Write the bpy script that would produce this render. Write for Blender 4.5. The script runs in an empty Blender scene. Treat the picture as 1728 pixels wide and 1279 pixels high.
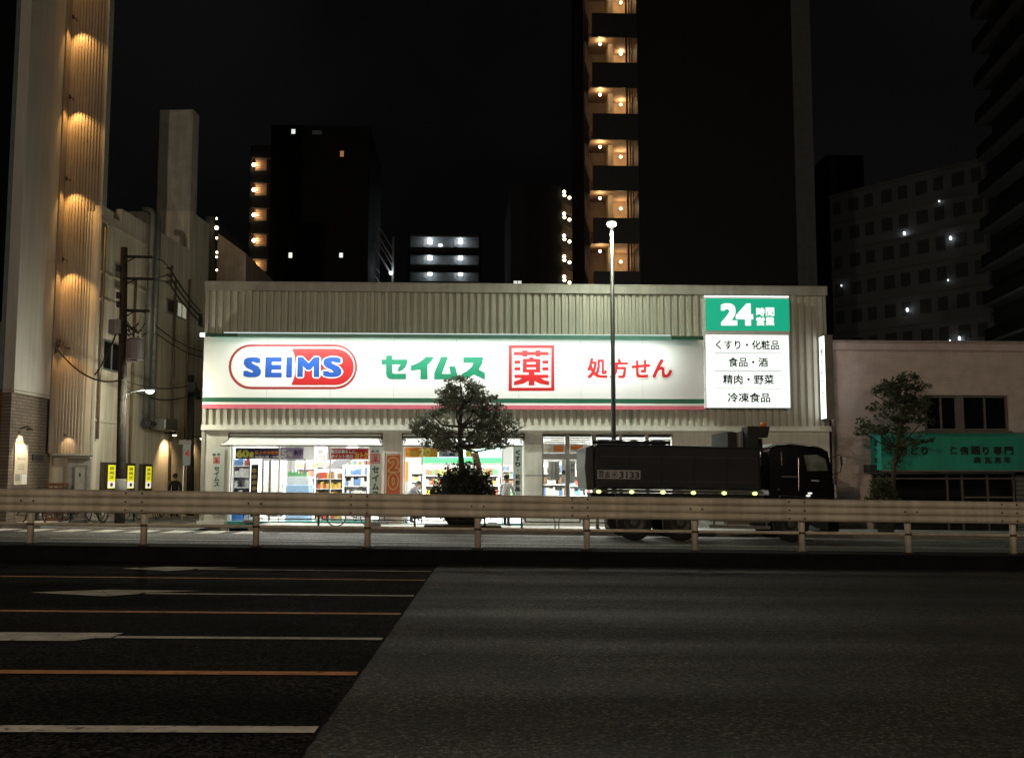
import bpy, bmesh, math, random
from mathutils import Vector, Matrix
from math import sin, cos, tan, pi

S = bpy.context.scene
COL = S.collection
R = math.radians
random.seed(7)

# ------------------------------------------------------------------ camera
F, CX, CY = 1700.0, 864.0, 639.5
PITCH, YAW = R(5.39), R(2.62)
CAM = Vector((0.0, 0.0, 1.7))
FW = Vector((sin(YAW) * cos(PITCH), cos(YAW) * cos(PITCH), sin(PITCH)))
RT = Vector((cos(YAW), -sin(YAW), 0.0))
UP = RT.cross(FW)
cam_data = bpy.data.cameras.new("camera")
cam = bpy.data.objects.new("camera", cam_data)
COL.objects.link(cam)
cam.matrix_world = Matrix(((RT.x, UP.x, -FW.x, CAM.x), (RT.y, UP.y, -FW.y, CAM.y), (RT.z, UP.z, -FW.z, CAM.z), (0, 0, 0, 1)))
cam_data.sensor_fit = 'HORIZONTAL'
cam_data.sensor_width = 36.0
cam_data.lens = 36.0 * F / 1728.0
cam_data.clip_start = 0.1
cam_data.clip_end = 2000.0
S.camera = cam

# ------------------------------------------------------------------ night sky, exposure
W = bpy.data.worlds.new("World")
S.world = W
W.use_nodes = True
_n = W.node_tree.nodes
_bg = _n["Background"]
_tc = _n.new("ShaderNodeTexCoord")
_no = _n.new("ShaderNodeTexNoise"); _no.inputs["Scale"].default_value = 2.2; _no.inputs["Detail"].default_value = 3
_rp = _n.new("ShaderNodeValToRGB")
_rp.color_ramp.elements[0].position = 0.45; _rp.color_ramp.elements[0].color = (0.0016, 0.0016, 0.0017, 1)
_rp.color_ramp.elements[1].position = 0.75; _rp.color_ramp.elements[1].color = (0.0048, 0.0046, 0.0045, 1)
W.node_tree.links.new(_tc.outputs["Generated"], _no.inputs["Vector"])
W.node_tree.links.new(_no.outputs["Fac"], _rp.inputs["Fac"])
W.node_tree.links.new(_rp.outputs["Color"], _bg.inputs["Color"])
_bg.inputs["Strength"].default_value = 1.0
S.view_settings.view_transform = 'Standard'
S.view_settings.look = 'None'
S.view_settings.exposure = 0.0
S.view_settings.gamma = 1.0
S.cycles.use_denoising = True
S.cycles.denoiser = 'OPENIMAGEDENOISE'
S.cycles.sample_clamp_indirect = 4.0
S.cycles.max_bounces = 6
S.cycles.diffuse_bounces = 4
S.cycles.glossy_bounces = 3
S.cycles.transparent_max_bounces = 12
S.cycles.caustics_reflective = False
S.cycles.caustics_refractive = False

# lamp powers (watts) used by the lamps' builders below
P_STREET, P_STRIP, P_SHOP, P_POLE, P_NEAR = 900.0, 410.0, 3100.0, 360.0, 19000.0

# ------------------------------------------------------------------ helpers
def at(px, py, Y):
    d = FW * F + RT * (px - CX) + UP * (CY - py)
    return CAM + d * (Y / d.y)

def rect(px0, py0, px1, py1, Y):
    ym, xm = (py0 + py1) / 2, (px0 + px1) / 2
    return at(px0, ym, Y).x, at(px1, ym, Y).x, at(xm, py1, Y).z, at(xm, py0, Y).z

def gz(x, y=31.0):
    c = 0.0 if y < 20.1 else -0.12 * min(1.0, (y - 20.1) / 11.1)
    return c - 0.014 * max(-70, min(70, x))

_TX = {}
def txt_raw(body, off):
    k = (body, round(off, 4))
    if k in _TX: return _TX[k]
    c = bpy.data.curves.new("t", "FONT")
    c.body = body; c.size = 1; c.offset = off; c.resolution_u = 3
    o = bpy.data.objects.new("t", c); COL.objects.link(o)
    bpy.context.view_layer.update()
    m = bpy.data.meshes.new_from_object(o.evaluated_get(bpy.context.evaluated_depsgraph_get()))
    vs = [(v.co.x, v.co.y) for v in m.vertices]
    fs = [tuple(p.vertices) for p in m.polygons]
    bpy.data.objects.remove(o); bpy.data.curves.remove(c); bpy.data.meshes.remove(m)
    _TX[k] = (vs, fs)
    return _TX[k]

class MB:
    """collects shapes for ONE mesh"""
    def __init__(s, xf=None):
        s.v, s.f, s.mi, s.xf, s.m = [], [], [], xf, 0
    def add(s, vs, fs):
        b = len(s.v)
        if s.xf is not None: vs = [s.xf @ Vector(v) for v in vs]
        s.v += [tuple(v) for v in vs]
        s.f += [tuple(b + i for i in f) for f in fs]
        s.mi += [s.m] * len(fs)
        return s
    def box(s, x0, x1, y0, y1, z0, z1, sl=0.0):
        vs = [(x, y, z - sl * x) for z in (z0, z1) for y in (y0, y1) for x in (x0, x1)]
        return s.add(vs, [(0, 2, 3, 1), (4, 5, 7, 6), (0, 1, 5, 4), (2, 6, 7, 3), (0, 4, 6, 2), (1, 3, 7, 5)])
    def poly(s, pts):
        return s.add(pts, [tuple(range(len(pts)))])
    def prism(s, pts, y0, y1):
        """(x,z) outline, counter-clockwise seen from -y, extruded along y"""
        n = len(pts)
        vs = [(p[0], y0, p[1]) for p in pts] + [(p[0], y1, p[1]) for p in pts]
        fs = [tuple(range(n)), tuple(range(2 * n - 1, n - 1, -1))]
        fs += [(i, n + i, n + (i + 1) % n, (i + 1) % n) for i in range(n)]
        return s.add(vs, fs)
    def tube(s, pts, r, n=8, cap=True):
        pts = [Vector(p) for p in pts]
        rs = r if isinstance(r, (list, tuple)) else [r] * len(pts)
        vs, fs = [], []
        prev = None
        for i, p in enumerate(pts):
            d = (pts[min(i + 1, len(pts) - 1)] - pts[max(i - 1, 0)]).normalized()
            if prev is None:
                a = d.orthogonal().normalized()
            else:
                a = prev - d * prev.dot(d)
                a = a.normalized() if a.length > 1e-6 else d.orthogonal().normalized()
            prev = a
            b = d.cross(a)
            for k in range(n):
                t = 2 * pi * k / n
                vs.append(p + (a * cos(t) + b * sin(t)) * rs[i])
        for i in range(len(pts) - 1):
            for k in range(n):
                fs.append((i * n + k, i * n + (k + 1) % n, (i + 1) * n + (k + 1) % n, (i + 1) * n + k))
        if cap:
            fs.append(tuple(range(n - 1, -1, -1)))
            e = (len(pts) - 1) * n
            fs.append(tuple(e + k for k in range(n)))
        return s.add(vs, fs)
    def sphere(s, c, r, n=10, m=6, sc=(1, 1, 1)):
        vs = [(c[0], c[1], c[2] - r * sc[2])]
        for i in range(1, m):
            t = -pi / 2 + pi * i / m
            for k in range(n):
                a = 2 * pi * k / n
                vs.append((c[0] + r * sc[0] * cos(t) * cos(a), c[1] + r * sc[1] * cos(t) * sin(a), c[2] + r * sc[2] * sin(t)))
        vs.append((c[0], c[1], c[2] + r * sc[2]))
        fs = [(0, 1 + (k + 1) % n, 1 + k) for k in range(n)]
        for i in range(m - 2):
            for k in range(n):
                fs.append((1 + i * n + k, 1 + i * n + (k + 1) % n, 1 + (i + 1) * n + (k + 1) % n, 1 + (i + 1) * n + k))
        e = len(vs) - 1
        fs += [(e, 1 + (m - 2) * n + k, 1 + (m - 2) * n + (k + 1) % n) for k in range(n)]
        return s.add(vs, fs)
    def ring(s, c, ax, r, t, n=24, m=6):
        """torus round axis ax"""
        ax = Vector(ax).normalized(); a = ax.orthogonal().normalized(); b = ax.cross(a); c = Vector(c)
        vs, fs = [], []
        for i in range(n):
            u = 2 * pi * i / n; e = a * cos(u) + b * sin(u)
            for k in range(m):
                w = 2 * pi * k / m
                vs.append(c + e * (r + t * cos(w)) + ax * t * sin(w))
        for i in range(n):
            for k in range(m):
                fs.append((i * m + k, ((i + 1) % n) * m + k, ((i + 1) % n) * m + (k + 1) % m, i * m + (k + 1) % m))
        return s.add(vs, fs)
    def corr(s, x0, x1, z0, z1, y, pitch=0.25, d=0.06):
        """ribbed metal sheet in the x-z plane, ribs standing towards -y"""
        xs = []
        x = x0
        while x < x1 - 1e-6:
            for u, h in ((0, 0), (0.30, 0), (0.42, d), (0.88, d)):
                if x + u * pitch < x1: xs.append((x + u * pitch, y - h))
            x += pitch
        xs.append((x1, y))
        vs = [(a, b, z) for z in (z0, z1) for a, b in xs]
        n = len(xs)
        return s.add(vs, [(i, i + 1, n + i + 1, n + i) for i in range(n - 1)])
    def text(s, body, o, ux, uz, off=0.02, base=None):
        """lettering fitted into the parallelogram o, ux, uz"""
        base = off if base is None else base
        bv, _ = txt_raw(body, 0.0)
        x0, x1 = min(p[0] for p in bv) - base, max(p[0] for p in bv) + base
        y0, y1 = min(p[1] for p in bv) - base, max(p[1] for p in bv) + base
        o, ux, uz = Vector(o), Vector(ux), Vector(uz)
        nrm = ux.cross(uz).normalized()
        vs, fs = txt_raw(body, 0.0)
        # weight: the same outline struck several times, each 0.15 mm above the last
        hits = [(0, 0)]
        for ring in ((off,) if off < 0.06 else (off * 0.5, off)):
            if 0.004 < ring < 0.06:     # square nib keeps corners sharp
                hits += [(ring * a, ring * b) for a in (-1, 0, 1) for b in (-1, 0, 1) if a or b]
            elif ring >= 0.06:
                n = 14
                hits += [(ring * cos(2 * pi * k / n), ring * sin(2 * pi * k / n)) for k in range(n)]
        for i, (hx, hy) in enumerate(hits):
            s.add([o + nrm * (0.00015 * i) + ux * ((p[0] + hx - x0) / (x1 - x0)) + uz * ((p[1] + hy - y0) / (y1 - y0)) for p in vs], fs)
        return s
    def ptext(s, body, px0, py0, px1, py1, Y, off=0.02, base=None):
        x0, x1, z0, z1 = rect(px0, py0, px1, py1, Y)
        return s.text(body, (x0, Y, z0), (x1 - x0, 0, 0), (0, 0, z1 - z0), off, base)
    def ppoly(s, pts, Y):
        return s.poly([at(a, b, Y) for a, b in pts][::-1])
    def prect(s, px0, py0, px1, py1, Y, y1=None):
        x0, x1, z0, z1 = rect(px0, py0, px1, py1, Y)
        if y1 is None: return s.poly([(x0, Y, z0), (x1, Y, z0), (x1, Y, z1), (x0, Y, z1)])
        return s.box(x0, x1, Y, y1, z0, z1)
    def build(s, name, mat, parent=None, smooth=False, bevel=0.0, loc=None, fixn=False):
        off = Vector((0, 0, 0))
        if parent is not None: off = Vector(parent.get("_w", (0, 0, 0)))
        elif loc is not None: off = Vector(loc)
        me = bpy.data.meshes.new(name)
        me.from_pydata([tuple(Vector(v) - off) for v in s.v], [], s.f)
        for m in (mat if isinstance(mat, (list, tuple)) else [mat]): me.materials.append(m)
        me.polygons.foreach_set("material_index", s.mi)
        if bevel or fixn:
            bm = bmesh.new(); bm.from_mesh(me)
            bmesh.ops.remove_doubles(bm, verts=bm.verts, dist=1e-5)
            bmesh.ops.recalc_face_normals(bm, faces=bm.faces)
            if bevel:
                ed = [e for e in bm.edges if len(e.link_faces) == 2 and e.calc_face_angle(0) > 0.5]
                bmesh.ops.bevel(bm, geom=ed, offset=bevel, segments=2, affect='EDGES', profile=0.6)
            bm.to_mesh(me); bm.free()
        if smooth: me.polygons.foreach_set("use_smooth", [True] * len(me.polygons))
        me.update()
        o = bpy.data.objects.new(name, me)
        COL.objects.link(o)
        if parent is not None:
            o.parent = parent
            o["_w"] = tuple(off)
        elif loc is not None:
            o.location = loc
            o["_w"] = tuple(off)
        return o

def thing(name, label, cat, loc=(0, 0, 0), group=None, world=True):
    o = bpy.data.objects.new(name, None)
    o.empty_display_size = 0.2
    COL.objects.link(o)
    o.location = loc
    o["label"] = label; o["category"] = cat
    if group: o["group"] = group
    o["_w"] = tuple(loc) if world else (0, 0, 0)
    return o

def tag(o, label=None, cat=None, group=None, kind=None):
    for k, v in (("label", label), ("category", cat), ("group", group), ("kind", kind)):
        if v: o[k] = v
    return o

def struct(mb, name, m, **k):
    return tag(mb.build(name, m, **k), kind="structure")

def dup(root, loc, label, rz=None, group=None):
    r = root.copy(); COL.objects.link(r)
    r.location = loc; r["label"] = label
    if rz is not None: r.rotation_euler = (0, 0, rz)
    if group: r["group"] = group
    for ch in list(root.children):
        c = ch.copy(); COL.objects.link(c); c.parent = r
        for g in list(ch.children):
            d = g.copy(); COL.objects.link(d); d.parent = c
    return r

def light(name, kind, loc, power, col, parent=None, size=0.2, size_y=None, rot=None, angle=None, blend=0.3, aim=None, spread=None):
    L = bpy.data.lights.new(name, kind)
    L.energy = power; L.color = col
    if kind == 'AREA':
        L.shape = 'RECTANGLE'; L.size = size; L.size_y = size_y or size
        if spread: L.spread = spread
    else:
        L.shadow_soft_size = size
    if kind == 'SPOT':
        L.spot_size = angle; L.spot_blend = blend
    o = bpy.data.objects.new(name, L); COL.objects.link(o)
    off = Vector((0, 0, 0))
    if parent is not None:
        o.parent = parent; off = Vector(parent.get("_w", (0, 0, 0)))
    o.location = Vector(loc) - off
    if aim is not None:
        o.rotation_euler = Vector(aim).to_track_quat('-Z', 'Y').to_euler()
    elif rot: o.rotation_euler = rot
    return o

# ------------------------------------------------------------------ materials
def M(name, col, rough=0.6, metal=0.0, var=0.12, scale=2.5, bump=0.0, bscale=60.0, spec=0.5, streak=0.0, stretch=None, coat=0.0):
    m = bpy.data.materials.new(name); m.use_nodes = True
    N, L = m.node_tree.nodes, m.node_tree.links
    b = N["Principled BSDF"]
    b.inputs["Roughness"].default_value = rough; b.inputs["Metallic"].default_value = metal
    b.inputs["Specular IOR Level"].default_value = spec
    b.inputs["Coat Weight"].default_value = coat
    tc = N.new("ShaderNodeTexCoord")
    vec = tc.outputs["Object"]
    mp = N.new("ShaderNodeMapping"); L.new(vec, mp.inputs["Vector"])
    if stretch: mp.inputs["Scale"].default_value = stretch
    no = N.new("ShaderNodeTexNoise"); no.inputs["Scale"].default_value = scale; no.inputs["Detail"].default_value = 5
    L.new(mp.outputs["Vector"], no.inputs["Vector"])
    rp = N.new("ShaderNodeValToRGB")
    lo = [max(0, c * (1 - var)) for c in col[:3]]; hi = [min(1, c * (1 + var)) for c in col[:3]]
    rp.color_ramp.elements[0].position = 0.35; rp.color_ramp.elements[0].color = (*lo, 1)
    rp.color_ramp.elements[1].position = 0.65; rp.color_ramp.elements[1].color = (*hi, 1)
    L.new(no.outputs["Fac"], rp.inputs["Fac"])
    out = rp.outputs["Color"]
    if streak:
        m2 = N.new("ShaderNodeMapping"); m2.inputs["Scale"].default_value = (6, 6, 0.35); L.new(vec, m2.inputs["Vector"])
        n2 = N.new("ShaderNodeTexNoise"); n2.inputs["Scale"].default_value = 1.0; n2.inputs["Detail"].default_value = 6
        L.new(m2.outputs["Vector"], n2.inputs["Vector"])
        r2 = N.new("ShaderNodeValToRGB")
        r2.color_ramp.elements[0].position = 0.38; r2.color_ramp.elements[0].color = (1 - streak, 1 - streak, 1 - streak * 1.1, 1)
        r2.color_ramp.elements[1].position = 0.62; r2.color_ramp.elements[1].color = (1, 1, 1, 1)
        L.new(n2.outputs["Fac"], r2.inputs["Fac"])
        mx = N.new("ShaderNodeMix"); mx.data_type = 'RGBA'; mx.blend_type = 'MULTIPLY'; mx.inputs["Factor"].default_value = 1
        L.new(out, mx.inputs["A"]); L.new(r2.outputs["Color"], mx.inputs["B"]); out = mx.outputs["Result"]
    L.new(out, b.inputs["Base Color"])
    if bump:
        bn = N.new("ShaderNodeTexNoise"); bn.inputs["Scale"].default_value = bscale; bn.inputs["Detail"].default_value = 3
        L.new(vec, bn.inputs["Vector"])
        bp = N.new("ShaderNodeBump"); bp.inputs["Strength"].default_value = bump; bp.inputs["Distance"].default_value = 0.02
        L.new(bn.outputs["Fac"], bp.inputs["Height"]); L.new(bp.outputs["Normal"], b.inputs["Normal"])
    return m

def E(name, col, strength=1.0, base=0.1):
    m = bpy.data.materials.new(name); m.use_nodes = True
    N, L = m.node_tree.nodes, m.node_tree.links
    b = N["Principled BSDF"]
    b.inputs["Base Color"].default_value = (*[c * base for c in col], 1)
    b.inputs["Roughness"].default_value = 0.4
    b.inputs["Emission Color"].default_value = (*col, 1)
    b.inputs["Emission Strength"].default_value = strength
    return m

def BRICK(name, c1, c2, mortar, w, h, gap=0.012, rough=0.85, facing='y'):
    m = M(name, c1, rough=rough)
    N, L = m.node_tree.nodes, m.node_tree.links
    b = N["Principled BSDF"]
    tc = next(n for n in N if n.type == 'TEX_COORD')
    sp = N.new("ShaderNodeSeparateXYZ"); cb = N.new("ShaderNodeCombineXYZ")
    L.new(tc.outputs["Object"], sp.inputs[0])
    L.new(sp.outputs["X" if facing == 'y' else "Y"], cb.inputs["X"]); L.new(sp.outputs["Z"], cb.inputs["Y"])
    br = N.new("ShaderNodeTexBrick")
    br.inputs["Scale"].default_value = 1.0
    br.inputs["Brick Width"].default_value = w; br.inputs["Row Height"].default_value = h
    br.inputs["Mortar Size"].default_value = gap
    br.inputs["Color1"].default_value = (*c1, 1); br.inputs["Color2"].default_value = (*c2, 1); br.inputs["Mortar"].default_value = (*mortar, 1)
    L.new(cb.outputs[0], br.inputs["Vector"])
    no = next(n for n in N if n.type == 'TEX_NOISE')
    mx = N.new("ShaderNodeMix"); mx.data_type = 'RGBA'; mx.blend_type = 'OVERLAY'; mx.inputs["Factor"].default_value = 0.35
    L.new(br.outputs["Color"], mx.inputs["A"]); L.new(no.outputs["Fac"], mx.inputs["B"])
    L.new(mx.outputs["Result"], b.inputs["Base Color"])
    bp = N.new("ShaderNodeBump"); bp.inputs["Strength"].default_value = 0.5; bp.inputs["Distance"].default_value = 0.01; bp.invert = True
    L.new(br.outputs["Fac"], bp.inputs["Height"]); L.new(bp.outputs["Normal"], b.inputs["Normal"])
    return m

def GLASS(name, tint=(0.93, 0.97, 0.96), refl=0.08):
    m = bpy.data.materials.new(name); m.use_nodes = True
    N, L = m.node_tree.nodes, m.node_tree.links
    N.remove(N["Principled BSDF"])
    t = N.new("ShaderNodeBsdfTransparent"); t.inputs["Color"].default_value = (*tint, 1)
    g = N.new("ShaderNodeBsdfGlossy"); g.inputs["Roughness"].default_value = 0.03
    lw = N.new("ShaderNodeLayerWeight"); lw.inputs["Blend"].default_value = 0.3
    ma = N.new("ShaderNodeMath"); ma.operation = 'MULTIPLY_ADD'; ma.inputs[1].default_value = 0.5; ma.inputs[2].default_value = refl
    L.new(lw.outputs["Fresnel"], ma.inputs[0])
    mx = N.new("ShaderNodeMixShader")
    L.new(ma.outputs[0], mx.inputs[0]); L.new(t.outputs[0], mx.inputs[1]); L.new(g.outputs[0], mx.inputs[2])
    L.new(mx.outputs[0], N["Material Output"].inputs["Surface"])
    return m

def ASPHALT(name, lo, hi, rough, bump, sparkle, spec=0.35):
    """stony asphalt with long worn wheel tracks along x"""
    m = M(name, hi, rough=rough, spec=spec)
    N, L = m.node_tree.nodes, m.node_tree.links
    b = N["Principled BSDF"]
    tc = next(n for n in N if n.type == 'TEX_COORD')
    fine = N.new("ShaderNodeTexNoise"); fine.inputs["Scale"].default_value = 26; fine.inputs["Detail"].default_value = 4; fine.inputs["Roughness"].default_value = 0.7
    L.new(tc.outputs["Object"], fine.inputs["Vector"])
    mp = N.new("ShaderNodeMapping"); mp.inputs["Scale"].default_value = (0.035, 0.75, 1); L.new(tc.outputs["Object"], mp.inputs["Vector"])
    band = N.new("ShaderNodeTexNoise"); band.inputs["Scale"].default_value = 1.0; band.inputs["Detail"].default_value = 4
    L.new(mp.outputs["Vector"], band.inputs["Vector"])
    r1 = N.new("ShaderNodeValToRGB")
    r1.color_ramp.elements[0].position = 0.42; r1.color_ramp.elements[0].color = (*lo, 1)
    r1.color_ramp.elements[1].position = 0.64; r1.color_ramp.elements[1].color = (*hi, 1)
    L.new(fine.outputs["Fac"], r1.inputs["Fac"])
    r2 = N.new("ShaderNodeValToRGB")
    r2.color_ramp.elements[0].position = 0.38; r2.color_ramp.elements[0].color = (0.78, 0.77, 0.75, 1)
    r2.color_ramp.elements[1].position = 0.62; r2.color_ramp.elements[1].color = (1.15, 1.15, 1.15, 1)
    L.new(band.outputs["Fac"], r2.inputs["Fac"])
    mx = N.new("ShaderNodeMix"); mx.data_type = 'RGBA'; mx.blend_type = 'MULTIPLY'; mx.inputs["Factor"].default_value = 1
    L.new(r1.outputs["Color"], mx.inputs["A"]); L.new(r2.outputs["Color"], mx.inputs["B"])
    L.new(mx.outputs["Result"], b.inputs["Base Color"])
    rr = N.new("ShaderNodeMapRange"); rr.inputs["From Min"].default_value = 0.35; rr.inputs["From Max"].default_value = 0.65
    rr.inputs["To Min"].default_value = min(1, rough + 0.12); rr.inputs["To Max"].default_value = rough - sparkle
    L.new(band.outputs["Fac"], rr.inputs["Value"]); L.new(rr.outputs["Result"], b.inputs["Roughness"])
    vo = N.new("ShaderNodeTexVoronoi"); vo.inputs["Scale"].default_value = 46
    L.new(tc.outputs["Object"], vo.inputs["Vector"])
    vr = N.new("ShaderNodeSeparateColor"); L.new(vo.outputs["Color"], vr.inputs["Color"])
    r3 = N.new("ShaderNodeValToRGB")
    r3.color_ramp.elements[0].position = 0.3; r3.color_ramp.elements[0].color = (0.12, 0.12, 0.12, 1)
    r3.color_ramp.elements[1].position = 1.0; r3.color_ramp.elements[1].color = (2.7, 2.6, 2.45, 1)
    L.new(vr.outputs["Red"], r3.inputs["Fac"])
    pt = N.new("ShaderNodeTexNoise"); pt.inputs["Scale"].default_value = 0.6; pt.inputs["Detail"].default_value = 6; pt.inputs["Roughness"].default_value = 0.65
    L.new(tc.outputs["Object"], pt.inputs["Vector"])
    r4 = N.new("ShaderNodeValToRGB")
    r4.color_ramp.elements[0].position = 0.38; r4.color_ramp.elements[0].color = (0.55, 0.55, 0.55, 1)
    r4.color_ramp.elements[1].position = 0.62; r4.color_ramp.elements[1].color = (1.2, 1.18, 1.15, 1)
    L.new(pt.outputs["Fac"], r4.inputs["Fac"])
    last = mx.outputs["Result"]
    for rr_ in (r3, r4):
        m2 = N.new("ShaderNodeMix"); m2.data_type = 'RGBA'; m2.blend_type = 'MULTIPLY'; m2.inputs["Factor"].default_value = 1
        L.new(last, m2.inputs["A"]); L.new(rr_.outputs["Color"], m2.inputs["B"]); last = m2.outputs["Result"]
    L.new(last, b.inputs["Base Color"])
    bp = N.new("ShaderNodeBump"); bp.inputs["Strength"].default_value = bump; bp.inputs["Distance"].default_value = 0.02
    L.new(fine.outputs["Fac"], bp.inputs["Height"]); L.new(bp.outputs["Normal"], b.inputs["Normal"])
    return m

def LEAF(*a, **k):
    """leaf surface that lets part of the light through"""
    m = M(*a, **k)
    N, L = m.node_tree.nodes, m.node_tree.links
    b = N["Principled BSDF"]; src = b.inputs["Base Color"].links[0].from_socket
    t = N.new("ShaderNodeBsdfTranslucent"); L.new(src, t.inputs["Color"])
    mx = N.new("ShaderNodeMixShader"); mx.inputs[0].default_value = 0.35
    L.new(b.outputs[0], mx.inputs[1]); L.new(t.outputs[0], mx.inputs[2]); L.new(mx.outputs[0], N["Material Output"].inputs["Surface"])
    return m

def PAINT(name, col):
    """thermoplastic line worn through to the asphalt in spots"""
    m = M(name, col, 0.75, var=0.22, scale=3, bump=0.3, bscale=45)
    N, L = m.node_tree.nodes, m.node_tree.links
    b = N["Principled BSDF"]; tc = next(n for n in N if n.type == 'TEX_COORD')
    src = b.inputs["Base Color"].links[0].from_socket
    w1 = N.new("ShaderNodeTexNoise"); w1.inputs["Scale"].default_value = 9; w1.inputs["Detail"].default_value = 8; w1.inputs["Roughness"].default_value = 0.75
    L.new(tc.outputs["Object"], w1.inputs["Vector"])
    r = N.new("ShaderNodeValToRGB"); r.color_ramp.elements[0].position = 0.34; r.color_ramp.elements[0].color = (0.06, 0.06, 0.06, 1)
    r.color_ramp.elements[1].position = 0.46; r.color_ramp.elements[1].color = (1, 1, 1, 1)
    L.new(w1.outputs["Fac"], r.inputs["Fac"])
    mx = N.new("ShaderNodeMix"); mx.data_type = 'RGBA'; mx.blend_type = 'MULTIPLY'; mx.inputs["Factor"].default_value = 1
    L.new(src, mx.inputs["A"]); L.new(r.outputs["Color"], mx.inputs["B"]); L.new(mx.outputs["Result"], b.inputs["Base Color"])
    return m

m_asph_old = ASPHALT("old_black_asphalt", (0.008, 0.008, 0.008), (0.021, 0.021, 0.0208), 0.95, 0.25, 0.05, 0.03)
m_asph_new = ASPHALT("coarse_grey_asphalt", (0.006, 0.0057, 0.0052), (0.066, 0.062, 0.056), 0.72, 1.0, 0.12)
m_asph_far = ASPHALT("grey_road_asphalt", (0.12, 0.12, 0.122), (0.20, 0.20, 0.20), 0.75, 0.3, 0.1)
m_ground = M("dark_ground", (0.05, 0.05, 0.05), 0.9)
m_white_line = PAINT("worn_white_paint", (0.46, 0.44, 0.40))
m_orange_line = PAINT("worn_orange_paint", (0.46, 0.19, 0.055))
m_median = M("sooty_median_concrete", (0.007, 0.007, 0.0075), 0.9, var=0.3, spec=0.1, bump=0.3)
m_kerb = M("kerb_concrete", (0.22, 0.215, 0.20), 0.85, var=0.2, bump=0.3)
m_pave = M("pavement_slabs", (0.44, 0.43, 0.41), 0.8, var=0.15, scale=1.5, bump=0.15)
m_rail = M("cream_rail_paint", (0.52, 0.465, 0.38), 0.5, var=0.13, scale=1.2, streak=0.25, bump=0.05)
m_bolt = M("rusty_bolt_steel", (0.06, 0.045, 0.035), 0.6, metal=0.5)
m_black = M("black_painted_steel", (0.012, 0.012, 0.013), 0.45)
m_steel = M("galvanised_steel", (0.45, 0.46, 0.46), 0.45, metal=0.8, var=0.15)
m_clad = M("beige_ribbed_cladding", (0.53, 0.52, 0.44), 0.5, var=0.06, scale=1.0, streak=0.12)
m_cap = M("grey_beige_flashing", (0.42, 0.41, 0.36), 0.5, var=0.08, streak=0.15)
m_storewall = M("pale_beige_panel", (0.76, 0.75, 0.67), 0.6, var=0.06, streak=0.12)
m_frame = M("grey_aluminium", (0.22, 0.22, 0.20), 0.4, metal=0.3)
m_white = M("white_enamel", (0.82, 0.82, 0.80), 0.45, var=0.04)
m_signface = M("white_sign_sheet", (0.84, 0.84, 0.81), 0.5, var=0.02, scale=0.6)
m_sgreen = M("sign_green", (0.003, 0.20, 0.105), 0.45, var=0.05)
m_sdgreen = M("sign_dark_green", (0.01, 0.11, 0.055), 0.45, var=0.05)
m_spink = M("sign_pink", (0.72, 0.16, 0.22), 0.5, var=0.05)
m_sred = M("sign_red", (0.50, 0.008, 0.012), 0.45, var=0.06)
m_sdred = M("sign_dark_red", (0.36, 0.03, 0.04), 0.45, var=0.06)
m_sblue = M("sign_blue", (0.004, 0.075, 0.38), 0.45, var=0.05)
m_grey = M("mid_grey_paint", (0.30, 0.30, 0.30), 0.6)
m_dark = M("dark_grey_paint", (0.03, 0.03, 0.032), 0.6)
m_glass = GLASS("clear_glass")
m_darkglass = M("dark_window_glass", (0.006, 0.007, 0.008), 0.06, spec=0.7)
m_trunk = M("tree_bark", (0.055, 0.045, 0.035), 0.9, var=0.3, scale=8, bump=0.5)
m_leaf = LEAF("dark_evergreen_leaves", (0.115, 0.12, 0.08), 0.5, var=0.5, scale=2.0)
m_leaf2 = LEAF("street_tree_leaves", (0.075, 0.095, 0.045), 0.5, var=0.5, scale=2.0)
m_bush = LEAF("shrub_leaves", (0.045, 0.048, 0.032), 0.55, var=0.5, scale=3.0)
# ================================================================== ground, roads, pavements
def sheet(x0, x1, y0, y1, dz, nx=24, ny=10, flat=False):
    mb = MB(); vs, fs = [], []
    for j in range(ny + 1):
        for i in range(nx + 1):
            x = x0 + (x1 - x0) * i / nx; y = y0 + (y1 - y0) * j / ny
            vs.append((x, y, gz(x, y) + dz))
    for j in range(ny):
        for i in range(nx):
            a = j * (nx + 1) + i
            fs.append((a, a + 1, a + nx + 2, a + nx + 1))
    return mb.add(vs, fs)

struct(sheet(-400, 400, -60, 700, -0.35, 40, 20), "ground", m_ground)
struct(sheet(-75, 75, -30, 19.25, 0.0), "near_road", m_asph_old)
struct(sheet(-75, 75, 20.05, 31.25, 0.0), "far_road", m_asph_far)
# side street running back between the shop and the white building
struct(MB().poly([(-15.0, 31.25, gz(-15) - 0.0), (-8.35, 31.25, gz(-8)), (-8.2, 34.6, gz(-8)), (-3.0, 90, gz(-5)), (-8.5, 90, gz(-8)), (-13.5, 35, gz(-13))]), "side_street", m_asph_far)
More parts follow.
